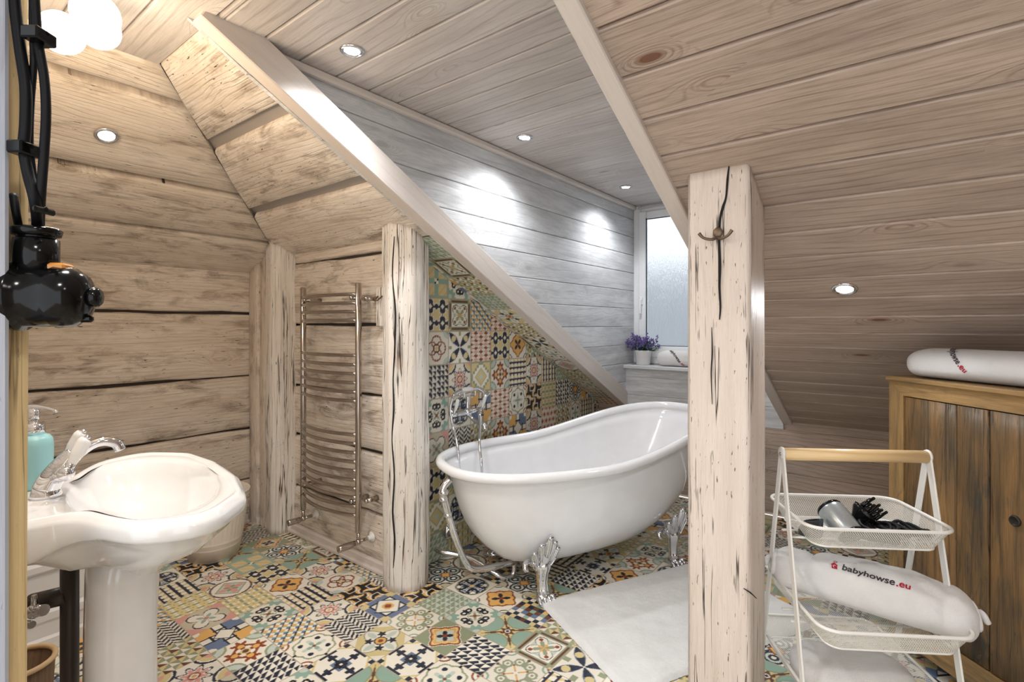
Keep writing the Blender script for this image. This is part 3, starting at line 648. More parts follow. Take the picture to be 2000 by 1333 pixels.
cor = rough_post('timber_post', [(-3.50, 1.75), (-3.44, 1.715), (-3.36, 1.71), (-3.31, 1.745), (-3.30, 1.86), (-3.50, 1.86)], 0, lambda x, y: min(ST(x, y), 3.691+.515*x)+.0, M_post, 'peeling timber post in the back corner left of the chrome radiator', .009, .035, 48, 14, (-3.4, 1.79))
cb = MB()
for q, (a, b, yy) in enumerate(((-3.725, -3.60, 1.735), (-3.60, -3.49, 1.75))):
    board(cb, (0, yy, 0), (0, 0, 1), (1, 0, 0), (0, -1, 0), a, b, lambda v: .0, lambda v: 3.691+.515*v+.012, .03, .01, .08, .01, 0, 60+q)
cb.box((-3.62, 1.83, .92), (.26, .06, 1.84), ch=.002, grain=2)
struct('trim_6', cb, M_log)
blk = MB(); blk.box((-2.325, 1.825, 1.50), (.085, .045, .22), ch=.006, grain=2); blk_o = tag(blk.build('wood_block', M_post), 'small pale wooden block with a hook on the log wall above the radiator rail', 'wood block')
bh = MB(); bh.tube([(-2.345, 1.80, 1.56), (-2.335, 1.77, 1.535), (-2.325, 1.76, 1.55)], .004); bh.tube([(-2.305, 1.80, 1.56), (-2.315, 1.77, 1.535), (-2.325, 1.76, 1.55)], .004); bh.build('hook', M_hook, blk_o)
M_crack = plain('deep_crack', (.012, .009, .007, 1), .9)
def on_face(px, py, Y):          # point on the front plane of a post
    u, v = (px-1000)/1000, (635-py)/1000; f = Y/(.613*u+.79); return Vector((f*(.79*u-.613), Y, 1.4+f*v))
def crack(post, pts, Y, r, off):
    m_ = MB(); P = [on_face(x, y, Y)-Vector(off) for x, y in pts]
    m_.tube(P, [r*(.35 if i in (0, len(P)-1) else 1-.3*((i*7) % 3)/2) for i in range(len(P))], 6, 4); m_.build('crack', M_crack, post)
crack(sqp, [(1424, 322), (1421, 350), (1418, 385), (1412, 405), (1406, 430), (1405, 470), (1406, 520), (1405, 560), (1407, 600), (1405, 625)], 1.7572, .0048, (-.5, 1.87, 0))
crack(sqp, [(1390, 640), (1391, 690), (1389, 730), (1391, 790)], 1.7572, .0030, (-.5, 1.87, 0))
crack(sqp, [(1452, 1150), (1465, 1158), (1478, 1170)], 1.7572, .0030, (-.5, 1.87, 0))
crack(mid, [(770, 462), (767, 520), (768, 560), (772, 610), (771, 680), (768, 740), (769, 800), (766, 860), (770, 930), (767, 1000), (771, 1060), (768, 1110)], 1.733, .0048, (-2.17, 1.84, 0))
# near jamb
jb = rough_post('door_jamb', rnd_rect(-1.075, -.952, .03, .1475, .006), 0, lambda x, y: 2.45, M_jamb, 'raw yellowish timber door jamb at the left picture edge, carrying the black switch', .004, .06, 40, 19, (-1.01, .09))
jb['category'] = 'door jamb'
gp = MB(); gp.box((-.925, .052, 1.22), (.05, .14, 2.45), ch=.004, grain=2); tag(gp.build('door_casing', M_grey), 'grey-white painted door casing board at the far left edge', 'door casing')

# ------------------------------------------------------------------ coat hook on the square post
hk = empty('coat_hook', (-.5, 1.758, 1.69), 'old double-armed metal coat hook screwed to the square post', 'hook')
m1 = MB(); m1.ball((0, -.004, .015), (.016, .007, .018)); m1.build('back_plate', M_hook, hk)
for s in (-1, 1):
    m1 = MB(); m1.tube([(0, -.006, .0), (s*.015, -.02, -.008), (s*.038, -.03, -.002), (s*.052, -.032, .014)], [.005, .005, .0045, .006], 10); m1.build('prong', M_hook, hk)

# ------------------------------------------------------------------ downlights
def downlight(i, p, n, label):
    p = tuple(Vector(p)+Vector(n)*(.016 if i == 3 else .001))
    e = empty('downlight', p, label, 'downlight', None); M = rotM(n, (0, 1, 0) if abs(n[1]) < .9 else (1, 0, 0))
    r = MB(); r.lathe([(.030, .001), (.031, .006), (.040, .008), (.046, .005), (.047, -.002)], M=M, n=32); r.build('trim_ring', M_chrome, e)
    l = MB(); l.lathe([(.0, .0035), (.020, .0035), (.030, .003)], M=M, n=24); l.build('lens', M_led, e)
for i, (p, n) in enumerate(DOWNLIGHTS):
    downlight(i, p, n, ('recessed downlight in the dormer ceiling, nearest of the three in the row', 'recessed downlight in the dormer ceiling, middle one of the row of three',
                        'recessed downlight in the dormer ceiling, closest to the window', 'recessed downlight in the log slope above the sink',
                        'recessed downlight in the right plank slope above the trolley')[i])

# ------------------------------------------------------------------ warm pendant lamp
pl = empty('ceiling_lamp', (-1.93, .42, 2.455), 'warm glowing ceiling lamp of clustered white globes above the sink', 'lamp')
c = MB(); c.lathe([(.0, -.001), (.05, -.002), (.055, -.02), (.02, -.035), (.0, -.036)]); c.build('canopy', M_wht, pl)
c = MB(); c.tube([(0, 0, -.03), (0, 0, -.12)], .008, sub=1); c.build('stem', M_wht, pl)
for (dx, dy, dz, r) in ((-.03, -.045, -.20, .058), (.035, .02, -.14, .062), (-.07, .05, -.13, .06)):
    c = MB(); c.ball((dx, dy, dz), r, n=28, m=18); c.build('globe', M_glow, pl)

# ------------------------------------------------------------------ towel radiator
rad = empty('towel_radiator', (-2.742, 1.75, .23), 'tall chrome ladder towel radiator on the log wall between two posts', 'radiator')
zr = lambda z: z-.23
def dprof(x, w, za, zb):
    m = MB(); rows = []
    for z in (za, za+.004, zb-.004, zb):
        k = .8 if z in (za, zb) else 1
        rows.append([(x+w*k*math.cos(a)*(1.0), .018*k*math.sin(a), z) for a in [2*math.pi*j/20 for j in range(20)]])
    m.grid(rows, True, True, True); return m
for x in (-.288, .288): dprof(x, .017, 0, zr(1.637)).build('rail', M_radch, rad)
RB = [1.573, 1.524, 1.475, 1.426, 1.227, 1.175, 1.124, 1.073, 1.021, .97, .780, .729, .678, .627, .576, .525, .475, .425, .375, .325]
b0 = None
for z in RB:
    if b0 is None:
        m = MB(); m.tube([(-.28, -.008, 0), (-.2, -.035, 0), (-.1, -.055, 0), (0, -.062, 0), (.1, -.055, 0), (.2, -.035, 0), (.28, -.008, 0)], .0105, 12, 4)
        b = b0 = m.build('bar', M_radch, rad)
    else: b = b0.copy(); COL.objects.link(b); b.parent = rad
    b.location.z = zr(z)
for (x, z) in ((-.245, 1.555), (.245, 1.555), (-.245, .40), (.245, .40), (.335, 1.55), (.335, .41)):
    m = MB(); m.tube([(x, .10, zr(z)), (x, -.012 if abs(x) < .3 else .02, zr(z))], [.016, .013], sub=1); m.ball((x, -.015 if abs(x) < .3 else .02, zr(z)), .014); m.build('wall_bracket', M_radch, rad)
for s, L in ((1, 1), (-1, .7)):
    v = MB(); x = .288*s
    v.tube([(x, 0, -.002), (x, 0, -.05)], .011, sub=1); v.ball((x, 0, -.055), .018)
    v.tube([(x, 0, -.055), (x, .085, -.055)], .010, sub=1)
    vo = v.build('valve', M_radch, rad)
    h = MB(); h.tube([(x, -.01, -.055), (x, -.03, -.057), (x-.01, -.05*L-.03, -.06), (x-.015, -.09*L-.03, -.062)], [.012, .019, .02, .019], 18, 2); h.build('valve_head', M_radch, vo)
    h = MB(); h.lathe([(.0, 0), (.03, 0), (.032, .006), (.014, .014), (.012, .03), (0, .031)], (x, .092, -.055), rotM((0, -1, 0), (1, 0, 0))); h.build('rosette', M_wht, vo)

# ------------------------------------------------------------------ bathtub
TH, TC, TA0, TL = .407, -2.47, .951, 1.845
tt = Vector((math.sin(TH), math.cos(TH), 0)); tn = Vector((math.cos(TH), -math.sin(TH), 0))
def T(a, l, z): return tt*(TA0+a)+tn*(TC+l)+Vector((0, 0, z))
tub = empty('bathtub', T(.9, 0, 0), 'white slipper bathtub on chrome claw feet beside the patterned tile wall', 'bathtub')
B0 = T(.9, 0, 0)
def TLc(a, l, z): return T(a, l, z)-B0
def rimz(a):
    s = min(max((a/TL-.374)/(1-.374), 0), 1); return .688+(.855-.688)*s*s*(3-2*s)
N = 112; EXP = 2.5
def tring(lo, hi, w, zf):
    r = []
    for j in range(N):
        q = 2*math.pi*j/N; c = math.copysign(abs(math.cos(q))**(2/EXP), math.cos(q)); s = math.copysign(abs(math.sin(q))**(2/EXP), math.sin(q))
        a = (lo+hi)/2-(hi-lo)/2*c; r.append(TLc(a, w*s, zf(a)))
    return r
rows = []; zb = .135
rows.append(tring(.55, 1.15, .02, lambda a: zb))
for h in (0, .03, .07, .12, .2, .3, .42, .56, .7, .84, .93, .97):
    k = 1-h; lo = .06+.14*k+.17*k**5; hi = TL-.06-.30*k-.25*k**5; w = .415-.075*k-.17*k**5
    hh = h if h > .12 else h*h/.24+h*.5
    rows.append(tring(lo, hi, w, lambda a, hh=hh: zb+(rimz(a)-.045-zb)*hh))
R = .026
for ang in range(-60, 241, 30):
    o = R*math.cos(math.radians(ang)); z = R*math.sin(math.radians(ang))
    rows.append(tring(R-o, TL-R+o, .47-R+o, lambda a, z=z: rimz(a)-R+z))
for h in (.96, .9, .8, .65, .5, .35, .22, .12, .05, 0):
    k = 1-h; lo = .075+.10*k+.18*k**4; hi = TL-.08-.32*k-.22*k**4; w = .40-.075*k-.15*k**4
    rows.append(tring(lo, hi, w, lambda a, h=h: zb+.05+(rimz(a)-.05-zb-.05)*h))
rows.append(tring(.5, 1.1, .02, lambda a: zb+.045))
m = MB(); m.grid(rows, True, True, True); body = fixn(m.build('tub_shell', M_tub, tub))
def claw(a, l, flip):
    out = 1 if l > 0 else -1
    o = MB(); base = TLc(a, l, 0); ax = Vector((tn.x*out, tn.y*out, 0)); al = Vector((tt.x, tt.y, 0)); up = Vector((0, 0, 1))
    P = lambda x, y, z: base+ax*x+al*y+up*z
    # leg: fluted tapering column that swells to a knee and bows outwards
    path = [(-.03, .235, .030), (-.005, .205, .044), (.006, .17, .040), (.002, .135, .031), (.000, .095, .027), (.006, .06, .027), (.014, .03, .032)]
    rows = []
    for (x, z, r) in path:
        rows.append([P(x+r*.8*math.cos(t)*(1+.10*math.cos(6*t)), r*math.sin(t)*(1+.12*math.cos(6*t)), z) for t in [2*math.pi*j/36 for j in range(36)]])
    o.grid(rows, True, True, True)
    # acanthus leaf hugging the hull
    o.ball(P(.016, 0, .225), (.028, .050, .075), rotM((up+ax*.35).normalized(), ax), 20, 14)
    for (y, z, ln, rr, tilt) in ((0, .292, .068, .024, 0), (-.031, .262, .060, .021, -.18), (.031, .262, .060, .021, .18), (-.054, .228, .050, .019, -.38), (.054, .228, .050, .019, .38),
                                 (-.040, .180, .046, .017, -.62), (.040, .180, .046, .017, .62)):
        xo = .020+.42*(z-.2)-.2*abs(y)
        d = (up*math.cos(tilt)+al*math.sin(tilt)+ax*.32*math.cos(tilt)).normalized(); M = rotM(d, ax)
        o.ball(P(xo, y, z), (.016, rr, ln), M, 16, 12)
        o.ball(P(xo+.013, y, z-.004), (.006, rr*.28, ln*.88), M, 8, 10)
        tip = P(xo, y, z)+d*ln*.82; o.ball(tip+ax*.008, (.010, rr*.7, .012), M, n=10, m=8)
    for sy in (-1,):
        o.tube([P(-.02, sy*.03, .175), P(-.03, sy*.06, .195), P(-.02, sy*.088, .19), P(-.01, sy*.092, .170), P(-.008, sy*.078, .165)], [.018, .017, .015, .012, .008], 12, 4)
    # paw with four toes and claws
    o.ball(P(.012, 0, .026), (.036, .04, .026), rotM(up, ax), 18, 12)
    for y in (-.036, -.012, .012, .036):
        x = .046-.25*abs(y)
        d = (ax+al*y*9).normalized(); M = rotM(d, up)
        o.ball(P(x-.008, y, .026), (.015, .0125, .022), M, 12, 8); o.ball(P(x+.010, y*1.12, .016), (.013, .011, .014), M, 12, 8)
        o.ball(P(x+.024, y*1.18, .008), (.007, .005, .012), M, 8, 6)
    return o.build('claw_foot', M_chrome, tub)
for a, l in ((.44, .265), (1.32, .30), (.44, -.265), (1.32, -.30)): claw(a, l, 0)
# waste and overflow at the low end
m = MB(); m.tube([TLc(.045, .0, .60), TLc(.01, 0, .565), TLc(.01, .0, .52), TLc(.065, 0, .32), TLc(.13, 0, .16), TLc(.20, 0, .10), TLc(.42, 0, .09)], .0175, 16)
for a_, z_, r_ in ((.01, .54, .026), (.01, .505, .023), (.034, .42, .022)): m.ball(TLc(a_, 0, z_), (r_, r_, r_*.8), n=16)
m.tube([TLc(.42, 0, .13), TLc(.42, 0, .03), TLc(.36, 0, .018), TLc(.31, -.03, .05), TLc(.22, -.15, .10), TLc(.10, -.24, .12), TLc(.07, -.28, .13)], .014, 14)
m.build('waste_pipe', M_chrome, tub)
wr = MB(); wr.lathe([(0, 0), (.035, 0), (.05, .008), (.052, .02), (.04, .034), (.03, .05), (.022, .08), (0, .081)], (-2.219, 2.215, .15), rotM((1, 0, 0), (0, 1, 0)))
tag(wr.build('pipe_rosette', M_chrome), 'round chrome pipe rosette on the tiled wall low behind the tub', 'pipe fitting')

# ------------------------------------------------------------------ bath mixer with telephone handset
MX = Vector((-2.22, 2.335, .87)); mx = empty('bath_mixer', MX, 'chrome wall bath mixer with white-handled hand shower over the low end of the tub', 'tap')
m = MB()
for y in (-.075, .075): m.lathe([(0, 0), (.03, 0), (.031, .008), (.016, .016), (.013, .06), (0, .061)], (0, y, -.01), rotM((1, 0, 0), (0, 0, 1)))
m.tube([(.06, -.10, -.01), (.06, -.04, -.01), (.06, .04, -.01), (.06, .10, -.01)], [.015, .019, .019, .015], 16); m.ball((.06, 0, -.01), .03)
m.tube([(.06, 0, .0), (.06, 0, .05), (.06, 0, .085)], [.014, .010, .012]); m.build('mixer_body', M_chrome, mx)
m = MB(); m.tube([(.065, 0, -.02), (.10, .005, -.05), (.15, .01, -.07), (.185, .01, -.075), (.195, .01, -.10)], [.013, .012, .012, .013, .012]); m.build('spout', M_chrome, mx)
for y in (-.10, .10):
    m = MB(); m.tube([(.06, y, -.01), (.06, y*1.28, -.01)], .017, sub=1); m.ball((.06, y*1.3, -.01), .017); m.tube([(.06, y*1.25, -.01), (.075, y*1.25, .02)], .006, sub=1); h = m.build('lever', M_chrome, mx)
    m = MB(); m.tube([(.075, y*1.25, .015), (.085, y*1.25, .04), (.095, y*1.25, .075)], [.007, .011, .012]); m.ball((.096, y*1.25, .077), .012); m.build('porcelain_grip', M_ceram, h)
m = MB(); m.tube([(.05, -.05, .085), (.06, -.03, .10), (.06, .03, .10), (.05, .05, .085)], .006); m.tube([(.04, -.055, .125), (.045, -.05, .095), (.075, -.05, .09), (.08, -.05, .12)], .005); m.tube([(.04, .055, .125), (.045, .05, .095), (.075, .05, .09), (.08, .05, .12)], .005); m.build('cradle', M_chrome, mx)
hs = MB(); hs.tube([(.06, -.13, .09), (.06, -.105, .118), (.06, -.05, .128)], [.009, .010, .010]); hs.tube([(.06, -.05, .128), (.06, .05, .128), (.06, .10, .125), (.07, .13, .11), (.082, .142, .085)], [.008, .010, .011, .014, .012])
hs.lathe([(0, 0), (.03, .0), (.034, .01), (.02, .025), (.01, .03)], (.085, .145, .075), rotM((-.25, -.35, .9), (1, 0, 0)))
hs_o = hs.build('hand_shower', M_chrome, mx)
m = MB(); m.tube([(.06, -.05, .128), (.06, -.02, .131), (.06, .02, .131), (.06, .05, .128)], [.010, .0155, .0155, .010]); m.build('porcelain_grip', M_ceram, hs_o)
m = MB(); m.tube([(.06, -.13, .09), (.06, -.15, .03), (.085, -.158, -.06), (.135, -.175, -.15), (.165, -.19, -.22), (.18, -.20, -.32)], .0075, 10); m.build('shower_hose', M_chrome, mx)
m = MB(); m.tube([(.07, .07, -.01), (.12, .04, .0), (.17, -.01, -.07), (.22, -.07, -.16), (.265, -.105, -.27), (.275, -.11, -.34)], .009, 10); m.build('shower_hose', M_chrome, mx)

# ------------------------------------------------------------------ rug
ra = Vector((.46, .888, 0)).normalized(); rb = Vector((.888, -.46, 0)).normalized(); RO = Vector((-1.469, 2.111, 0)); LA, LB = 1.12, .715
rows = []; na, nb = 120, 80
for i in range(na+1):
    r = []
    for j in range(nb+1):
        a, b = i/na*LA, j/nb*LB; e = min(a, LA-a, b, LB-b)
        h = .022*min(1, (e/.02))**.5+.003*noise.noise(Vector((a*14, b*14, 0)))+.0025*noise.noise(Vector((a*90, b*90, 3)))
        jit = .0
        if e < .001: jit = .006*noise.noise(Vector((a*120, b*120, 7)))
        r.append(tuple(RO+ra*(a+(jit if i in (0, na) else 0))+rb*(b+(jit if j in (0, nb) else 0))+Vector((0, 0, max(.003, h)))))
    rows.append(r)
m = MB(); m.grid(rows, False); rows2 = [[(p[0], p[1], .001) for p in r] for r in (rows[0], rows[-1])]
m.box(RO+ra*LA/2+rb*LB/2+Vector((0, 0, .003)), (LB-.02, LA-.02, .005), Matrix((rb, ra, Vector((0, 0, 1)))).transposed())
tag(m.build('bath_mat', M_rug), 'large white bath mat on the tiled floor beside the bathtub', 'bath mat')

# ------------------------------------------------------------------ pedestal sink
SR = math.radians(-8); SZ = .95
sk = empty('pedestal_sink', (-1.78, .235, 0), 'wide white ceramic pedestal sink with a moulded octagonal rim', 'sink', None, SR)
half = [(0, .0), (.19, .0), (.185, .085), (.215, .125), (.30, .165), (.385, .215), (.425, .30), (.425, .36), (.31, .465), (.12, .505), (0, .508)]
outl = [Vector(p) for p in half]+[Vector((-p[0], p[1])) for p in reversed(half[1:-1])]
BC = Vector((0, .285)); NS = 96
def ray_out(th):
    d = Vector((math.cos(th), math.sin(th))); best = 0
    for i in range(len(outl)):
        p, q = outl[i], outl[(i+1) % len(outl)]; e = q-p; den = d.x*e.y-d.y*e.x
        if abs(den) < 1e-9: continue
        w_ = p-BC; t = (w_.x*e.y-w_.y*e.x)/den; s = (w_.x*d.y-w_.y*d.x)/den
        if t > 0 and -1e-6 <= s <= 1+1e-6: best = max(best, t)
    return best
RAD = [ray_out(2*math.pi*j/NS) for j in range(NS)]
RAD = [(RAD[j-1]+2*RAD[j]+RAD[(j+1) % NS])/4 for j in range(NS)]
def sring(f, zf):
    r = []
    for j in range(NS):
        t = 2*math.pi*j/NS; rad = f(j, t); x, y = BC.x+rad*math.cos(t), BC.y+rad*math.sin(t); r.append((x, max(y, 0.0), zf(x, y)))
    return r
ell = lambda k: (lambda j, t: 1/math.hypot(math.cos(t)/(.335*k), math.sin(t)/(.175*k)))
inn = lambda d: (lambda j, t: max(.05, RAD[j]-d))
def mixr(a, b, w_): return lambda j, t: a(j, t)*(1-w_)+b(j, t)*w_
band = lambda x, y: SZ-.048-.05*max(0, min(1, (.16-y)/.12))
rows = [sring(ell(.28), lambda x, y: .715), sring(ell(.5), lambda x, y: .755), sring(mixr(ell(.85), inn(.06), .35), lambda x, y: .82-.06*max(0, min(1, (.2-y)/.15))), sring(inn(.055), lambda x, y: .4*.80+.6*band(x, y)),
        sring(inn(.02), lambda x, y: band(x, y)-.006), sring(inn(.004), band), sring(inn(0), lambda x, y: band(x, y)+.008), sring(inn(0), lambda x, y: SZ-.022), sring(inn(.006), lambda x, y: SZ-.012),
        sring(inn(.014), lambda x, y: SZ-.008), sring(inn(.018), lambda x, y: SZ-.002), sring(inn(.026), lambda x, y: SZ), sring(inn(.036), lambda x, y: SZ-.002), sring(inn(.042), lambda x, y: SZ-.006),
        sring(inn(.05), lambda x, y: SZ-.006), sring(mixr(inn(.055), ell(1.04), .5), lambda x, y: SZ-.006), sring(ell(1.0), lambda x, y: SZ-.010), sring(ell(.96), lambda x, y: SZ-.02),
        sring(ell(.90), lambda x, y: SZ-.05), sring(ell(.78), lambda x, y: SZ-.095), sring(ell(.58), lambda x, y: SZ-.13), sring(ell(.3), lambda x, y: SZ-.148), sring(ell(.05), lambda x, y: SZ-.152)]
m = MB(); m.grid(rows, True, True, True); fixn(m.build('basin', M_ceram, sk, auto=50))
def pedr(w, d, y, z):
    return [(w*math.copysign(abs(math.cos(t))**.75, math.cos(t)), y+d*math.copysign(abs(math.sin(t))**.75, math.sin(t)), z) for t in [2*math.pi*j/40 for j in range(40)]]
m = MB(); m.grid([pedr(.115, .115, .23, 0), pedr(.115, .115, .23, .03), pedr(.10, .10, .23, .06), pedr(.082, .085, .23, .12), pedr(.078, .082, .23, .55), pedr(.078, .084, .235, .70), pedr(.085, .09, .245, .775)], True, True, True)
fixn(m.build('pedestal', M_ceram, sk))
dr = MB(); dr.lathe([(0, .004), (.018, .003), (.024, 0), (.024, -.004)], (0, .285, SZ-.148)); dr.build('drain', M_chrome, sk)
def SKW(x, y, z): return Matrix.Rotation(SR, 3, 'Z') @ Vector((x, y, z))+Vector((-1.78, .235, 0))
# tap
tp = empty('basin_tap', SKW(-.04, .075, SZ-.006), 'chrome basin mixer tap with two white porcelain levers', 'tap', None, SR)
m = MB(); m.lathe([(0, 0), (.033, 0), (.034, .006), (.030, .018), (.026, .03), (0, .032)], n=28)
m.tube([(0, 0, .02), (0, .014, .05), (0, .04, .085), (0, .058, .105)], [.030, .028, .025, .020], 18); m.build('tap_body', M_chrome, tp)
m = MB(); m.tube([(0, .04, .075), (0, .065, .10), (0, .095, .122), (0, .122, .128), (0, .148, .118), (0, .158, .098)], [.016, .013, .012, .0125, .014, .014], 16); m.build('spout', M_chrome, tp)
for s in (-1, 1):
    m = MB(); m.tube([(s*.015, .02, .05), (s*.05, .035, .065)], [.018, .017], sub=1, n=16); m.ball((s*.064, .037, .067), (.019, .019, .019)); m.tube([(s*.064, .037, .067), (s*.062, .05, .095)], [.012, .009], sub=1); h = m.build('lever', M_chrome, tp)
    m = MB(); m.tube([(s*.062, .048, .09), (s*.060, .06, .115), (s*.056, .074, .143), (s*.055, .079, .150)], [.009, .016, .017, .012], 16); m.build('porcelain_grip', M_ceram, h)
    m = MB(); m.ball((s*.0545, .081, .154), (.008, .008, .006)); m.build('grip_cap', M_chrome, h)
# soap dispenser
sd = empty('soap_dispenser', SKW(-.165, .055, SZ-.006), 'aqua soap dispenser with chrome pump on the sink deck', 'soap dispenser', None, .5)
m = MB(); m.lathe([(0, 0), (.036, 0), (.040, .004), (.042, .02), (.043, .12), (.041, .136), (.034, .146), (.022, .15), (0, .151)], sx=1.0, sy=.95); m.build('bottle', M_soap, sd)
m = MB(); m.lathe([(0, .148), (.024, .148), (.0245, .178), (.010, .180), (.009, .190), (.012, .192), (.012, .222), (0, .223)]); m.tube([(-.022, 0, .224), (.0, 0, .226), (.04, .0, .224), (.075, 0, .216)], [.008, .008, .005, .0035]); m.build('pump', M_chrome, sd)
# plumbing under the sink
pp = empty('sink_drain_pipe', SKW(-.16, .13, 0), 'dark drain pipe with chrome shut-off valve under the sink', 'pipe', None, SR)
m = MB(); m.tube([(.0, 0, 0), (.0, 0, .74)], .022, sub=1, n=16); m.tube([(0, 0, .62), (-.06, -.08, .60)], .026, sub=1, n=16); m.build('waste_pipe', M_pipe, pp)
m = MB(); m.ball((.0, -.075, .60), .020); m.tube([(-.04, -.10, .59), (.0, -.075, .60), (.03, -.055, .607)], .015, sub=1); m.tube([(0, -.075, .60), (0, -.075, .645)], [.009, .006], sub=1); m.tube([(-.03, -.10, .565), (.02, -.08, .572)], .010, sub=1); m.build('valve', M_chrome, pp)
# white tray behind, brown basket
m = MB(); rows = []
for (ins, z) in ((0, 0), (0, .05), (.012, .06), (.012, .12), (.004, .13), (.004, .16), (.016, .175), (.016, .33), (.0, .345), (.0, .37), (.03, .38), (.06, .375), (.08, .12), (.2, .10)):
    rows.append([(-3.69+ins, .26+ins, z), (-2.92-ins, .26+ins, z), (-2.92-ins, .84-ins, z), (-3.69+ins, .84-ins, z)])
m.grid(rows, True, False, True, smooth=False); tag(fixn(m.build('shower_tray', M_ceram)), 'high white moulded shower tray against the log wall behind the sink', 'shower tray')
bk = empty('storage_basket', (-2.20, .318, 0), 'brown basket with pale rolled rim on the floor under the sink', 'basket')
m = MB(); m.lathe([(0, 0), (.07, 0), (.088, .34), (.083, .34), (.066, .01), (0, .01)], n=28); fixn(m.build('basket_body', M_basket, bk))
m = MB(); m.tube([(.088*math.cos(t), .088*math.sin(t), .342) for t in [2*math.pi*j/24 for j in range(25)]], .008, sub=1, cap=False); m.build('basket_rim', M_rimtan, bk)

# ------------------------------------------------------------------ waste bucket
bn = empty('waste_bucket', (-3.347, 1.352, 0), 'cream ribbed metal bucket with wire handle on the floor behind the sink', 'bucket')
fl = lambda t, z: 1+(.006*math.cos(2*math.pi*t*40) if .125 < z < .33 else 0)
prof = [(0, 0), (.134, 0), (.137, .012), (.146, .07), (.150, .076), (.149, .082), (.151, .098), (.156, .104), (.155, .110), (.158, .126), (.16, .14), (.185, .32), (.187, .345), (.191, .350), (.19, .356), (.194, .382), (.199, .386), (.194, .390), (.189, .384), (.155, .12), (.138, .01), (0, .01)]
m = MB(); m.lathe(prof, n=160, fl=fl); fixn(m.build('bucket_body', M_bin, bn))
m = MB(); m.tube([(.196*math.cos(t), .196*math.sin(t)*.99, .375-.05*abs(math.sin(t))) for t in [-.6+math.pi*j/14 for j in range(15)]], .0025, 8, 2); m.build('wire_handle', M_rivet, bn)

# ------------------------------------------------------------------ bakelite switch, cables and clips on the jamb
def W(px, py, f): u, v = (px-1000)/1000, (635-py)/1000; return Vector((f*(.79*u-.613), f*(.613*u+.79), 1.4+f*v))
SWc = W(76, 580, .685); right = Vector((.79, .613, 0)); axis = (right*.95+Vector((-.613, .79, 0))*.3).normalized(); MS = rotM(axis, (0, 0, 1))
sw = empty('rotary_switch', SWc, 'black bakelite rotary switch on the timber jamb with cables entering its top', 'switch'); sw.scale = (.98, .98, .98)
m = MB(); m.lathe([(0, -.030), (.042, -.030), (.046, -.026), (.046, -.016), (.041, -.014), (.041, .018), (.043, .022), (.040, .042), (.030, .054), (.014, .060), (0, .061)], M=MS, n=36)
fixn(m.build('housing', M_black, sw))
m = MB(); m.lathe([(0, .054), (.011, .054), (.014, .060), (.014, .067), (.010, .071), (0, .072)], M=MS, n=24); m.box(MS @ Vector((-.030, 0, .052)), (.010, .010, .020), MS, .003); m.build('knob', M_black, sw)
m = MB(); m.lathe([(0, .03), (.0245, .03), (.0245, .078), (.021, .079), (.021, .082), (.026, .083), (.028, .091), (.024, .094), (0, .094)], (-.002, -.002, -.0), n=28); fixn(m.build('cable_gland', M_black, sw))
m = MB(); m.box(MS @ Vector((.040, .0, .022)), (.012, .03, .026), MS, .003); m.build('amber_tab', plain('amber_plastic', srgb(196, 132, 60), .3), sw)
fc = .655
CB = (([(26, -30), (31, 30), (40, 100), (50, 170), (50, 240), (47, 290), (55, 340), (68, 390), (74, 440), (74, 475)], .0062, 'thick black cable running closest to the jamb, from ceiling to switch'),
      ([(66, -30), (70, 30), (74, 80), (86, 150), (90, 220), (86, 300), (80, 380), (78, 440), (80, 475)], .0052, 'black cable bowing outward to the right above the switch'),
      ([(64, -30), (64, 60), (66, 120), (60, 200), (58, 280), (64, 340), (70, 400), (66, 475)], .0040, 'thin black cable running between the two thicker ones'),
      ([(26, 380), (32, 420), (40, 460), (44, 480)], .0045, 'short black cable end looping into the top of the switch'))
for k, (pts, r, lab) in enumerate(CB):
    m = MB(); P = [W(x, y, fc+.004*k+(.030 if i_ >= len(pts)-2 else 0)) for i_, (x, y) in enumerate(pts)]; B = P[-1].copy(); m.tube([p-B for p in P], r, 12, 5); o = m.build('power_cable', M_cable); o.location = B; tag(o, lab, 'cable')
for (x, y, w_, h_, lab) in ((76, 72, .022, .016, 'black cable clip just below the glowing lamp'), (47, 292, .020, .016, 'black cable clip halfway down the jamb'), (86, 412, .006, .008, 'small black cable clip just above the switch')):
    m = MB(); M_ = Matrix((right, Vector((-.613, .79, 0)), Vector((0, 0, 1)))).transposed(); m.box((0, 0, 0), (w_, .03, h_), M_, .002)
    m.tube([Vector((0, 0, h_*.25))-right*w_*.4, Vector((0, 0, h_*.25))+right*w_*.5], .003, sub=1)
    o = m.build('cable_clip', M_black); o.location = W(x, y, fc); tag(o, lab, 'clip')

# ------------------------------------------------------------------ towels with embroidery
def roll(L, ry, rz, sd=0, end=.06, sag=0.0, nlob=0):
    """folded towel roll along local x, resting on z=0; returns surface function S(s, ang)"""
    def Sf(s, a):
        x = -L/2+L*s; e = min(s, 1-s)*L
        k = 1.0 if e > end else math.sqrt(max(0.0, 1-(1-e/end)**2))*.55+.45*(e/end)**.3 if e > 0 else .02
        k = max(k, .02); w_ = 1+.06*noise.noise(Vector((s*4+sd, math.cos(a)*1.2, math.sin(a)*1.2)))
        c = math.copysign(abs(math.cos(a))**.85, math.cos(a)); s_ = math.copysign(abs(math.sin(a))**.85, math.sin(a))
        z = rz+rz*s_*k*w_*(1 if s_ > 0 else 1)
        if s_ < 0: z = rz+rz*s_*min(1, k*1.2)
        return Vector((x, ry*c*k*w_, max(.001, z)-sag*4*(s-.5)**2*0))
    return Sf
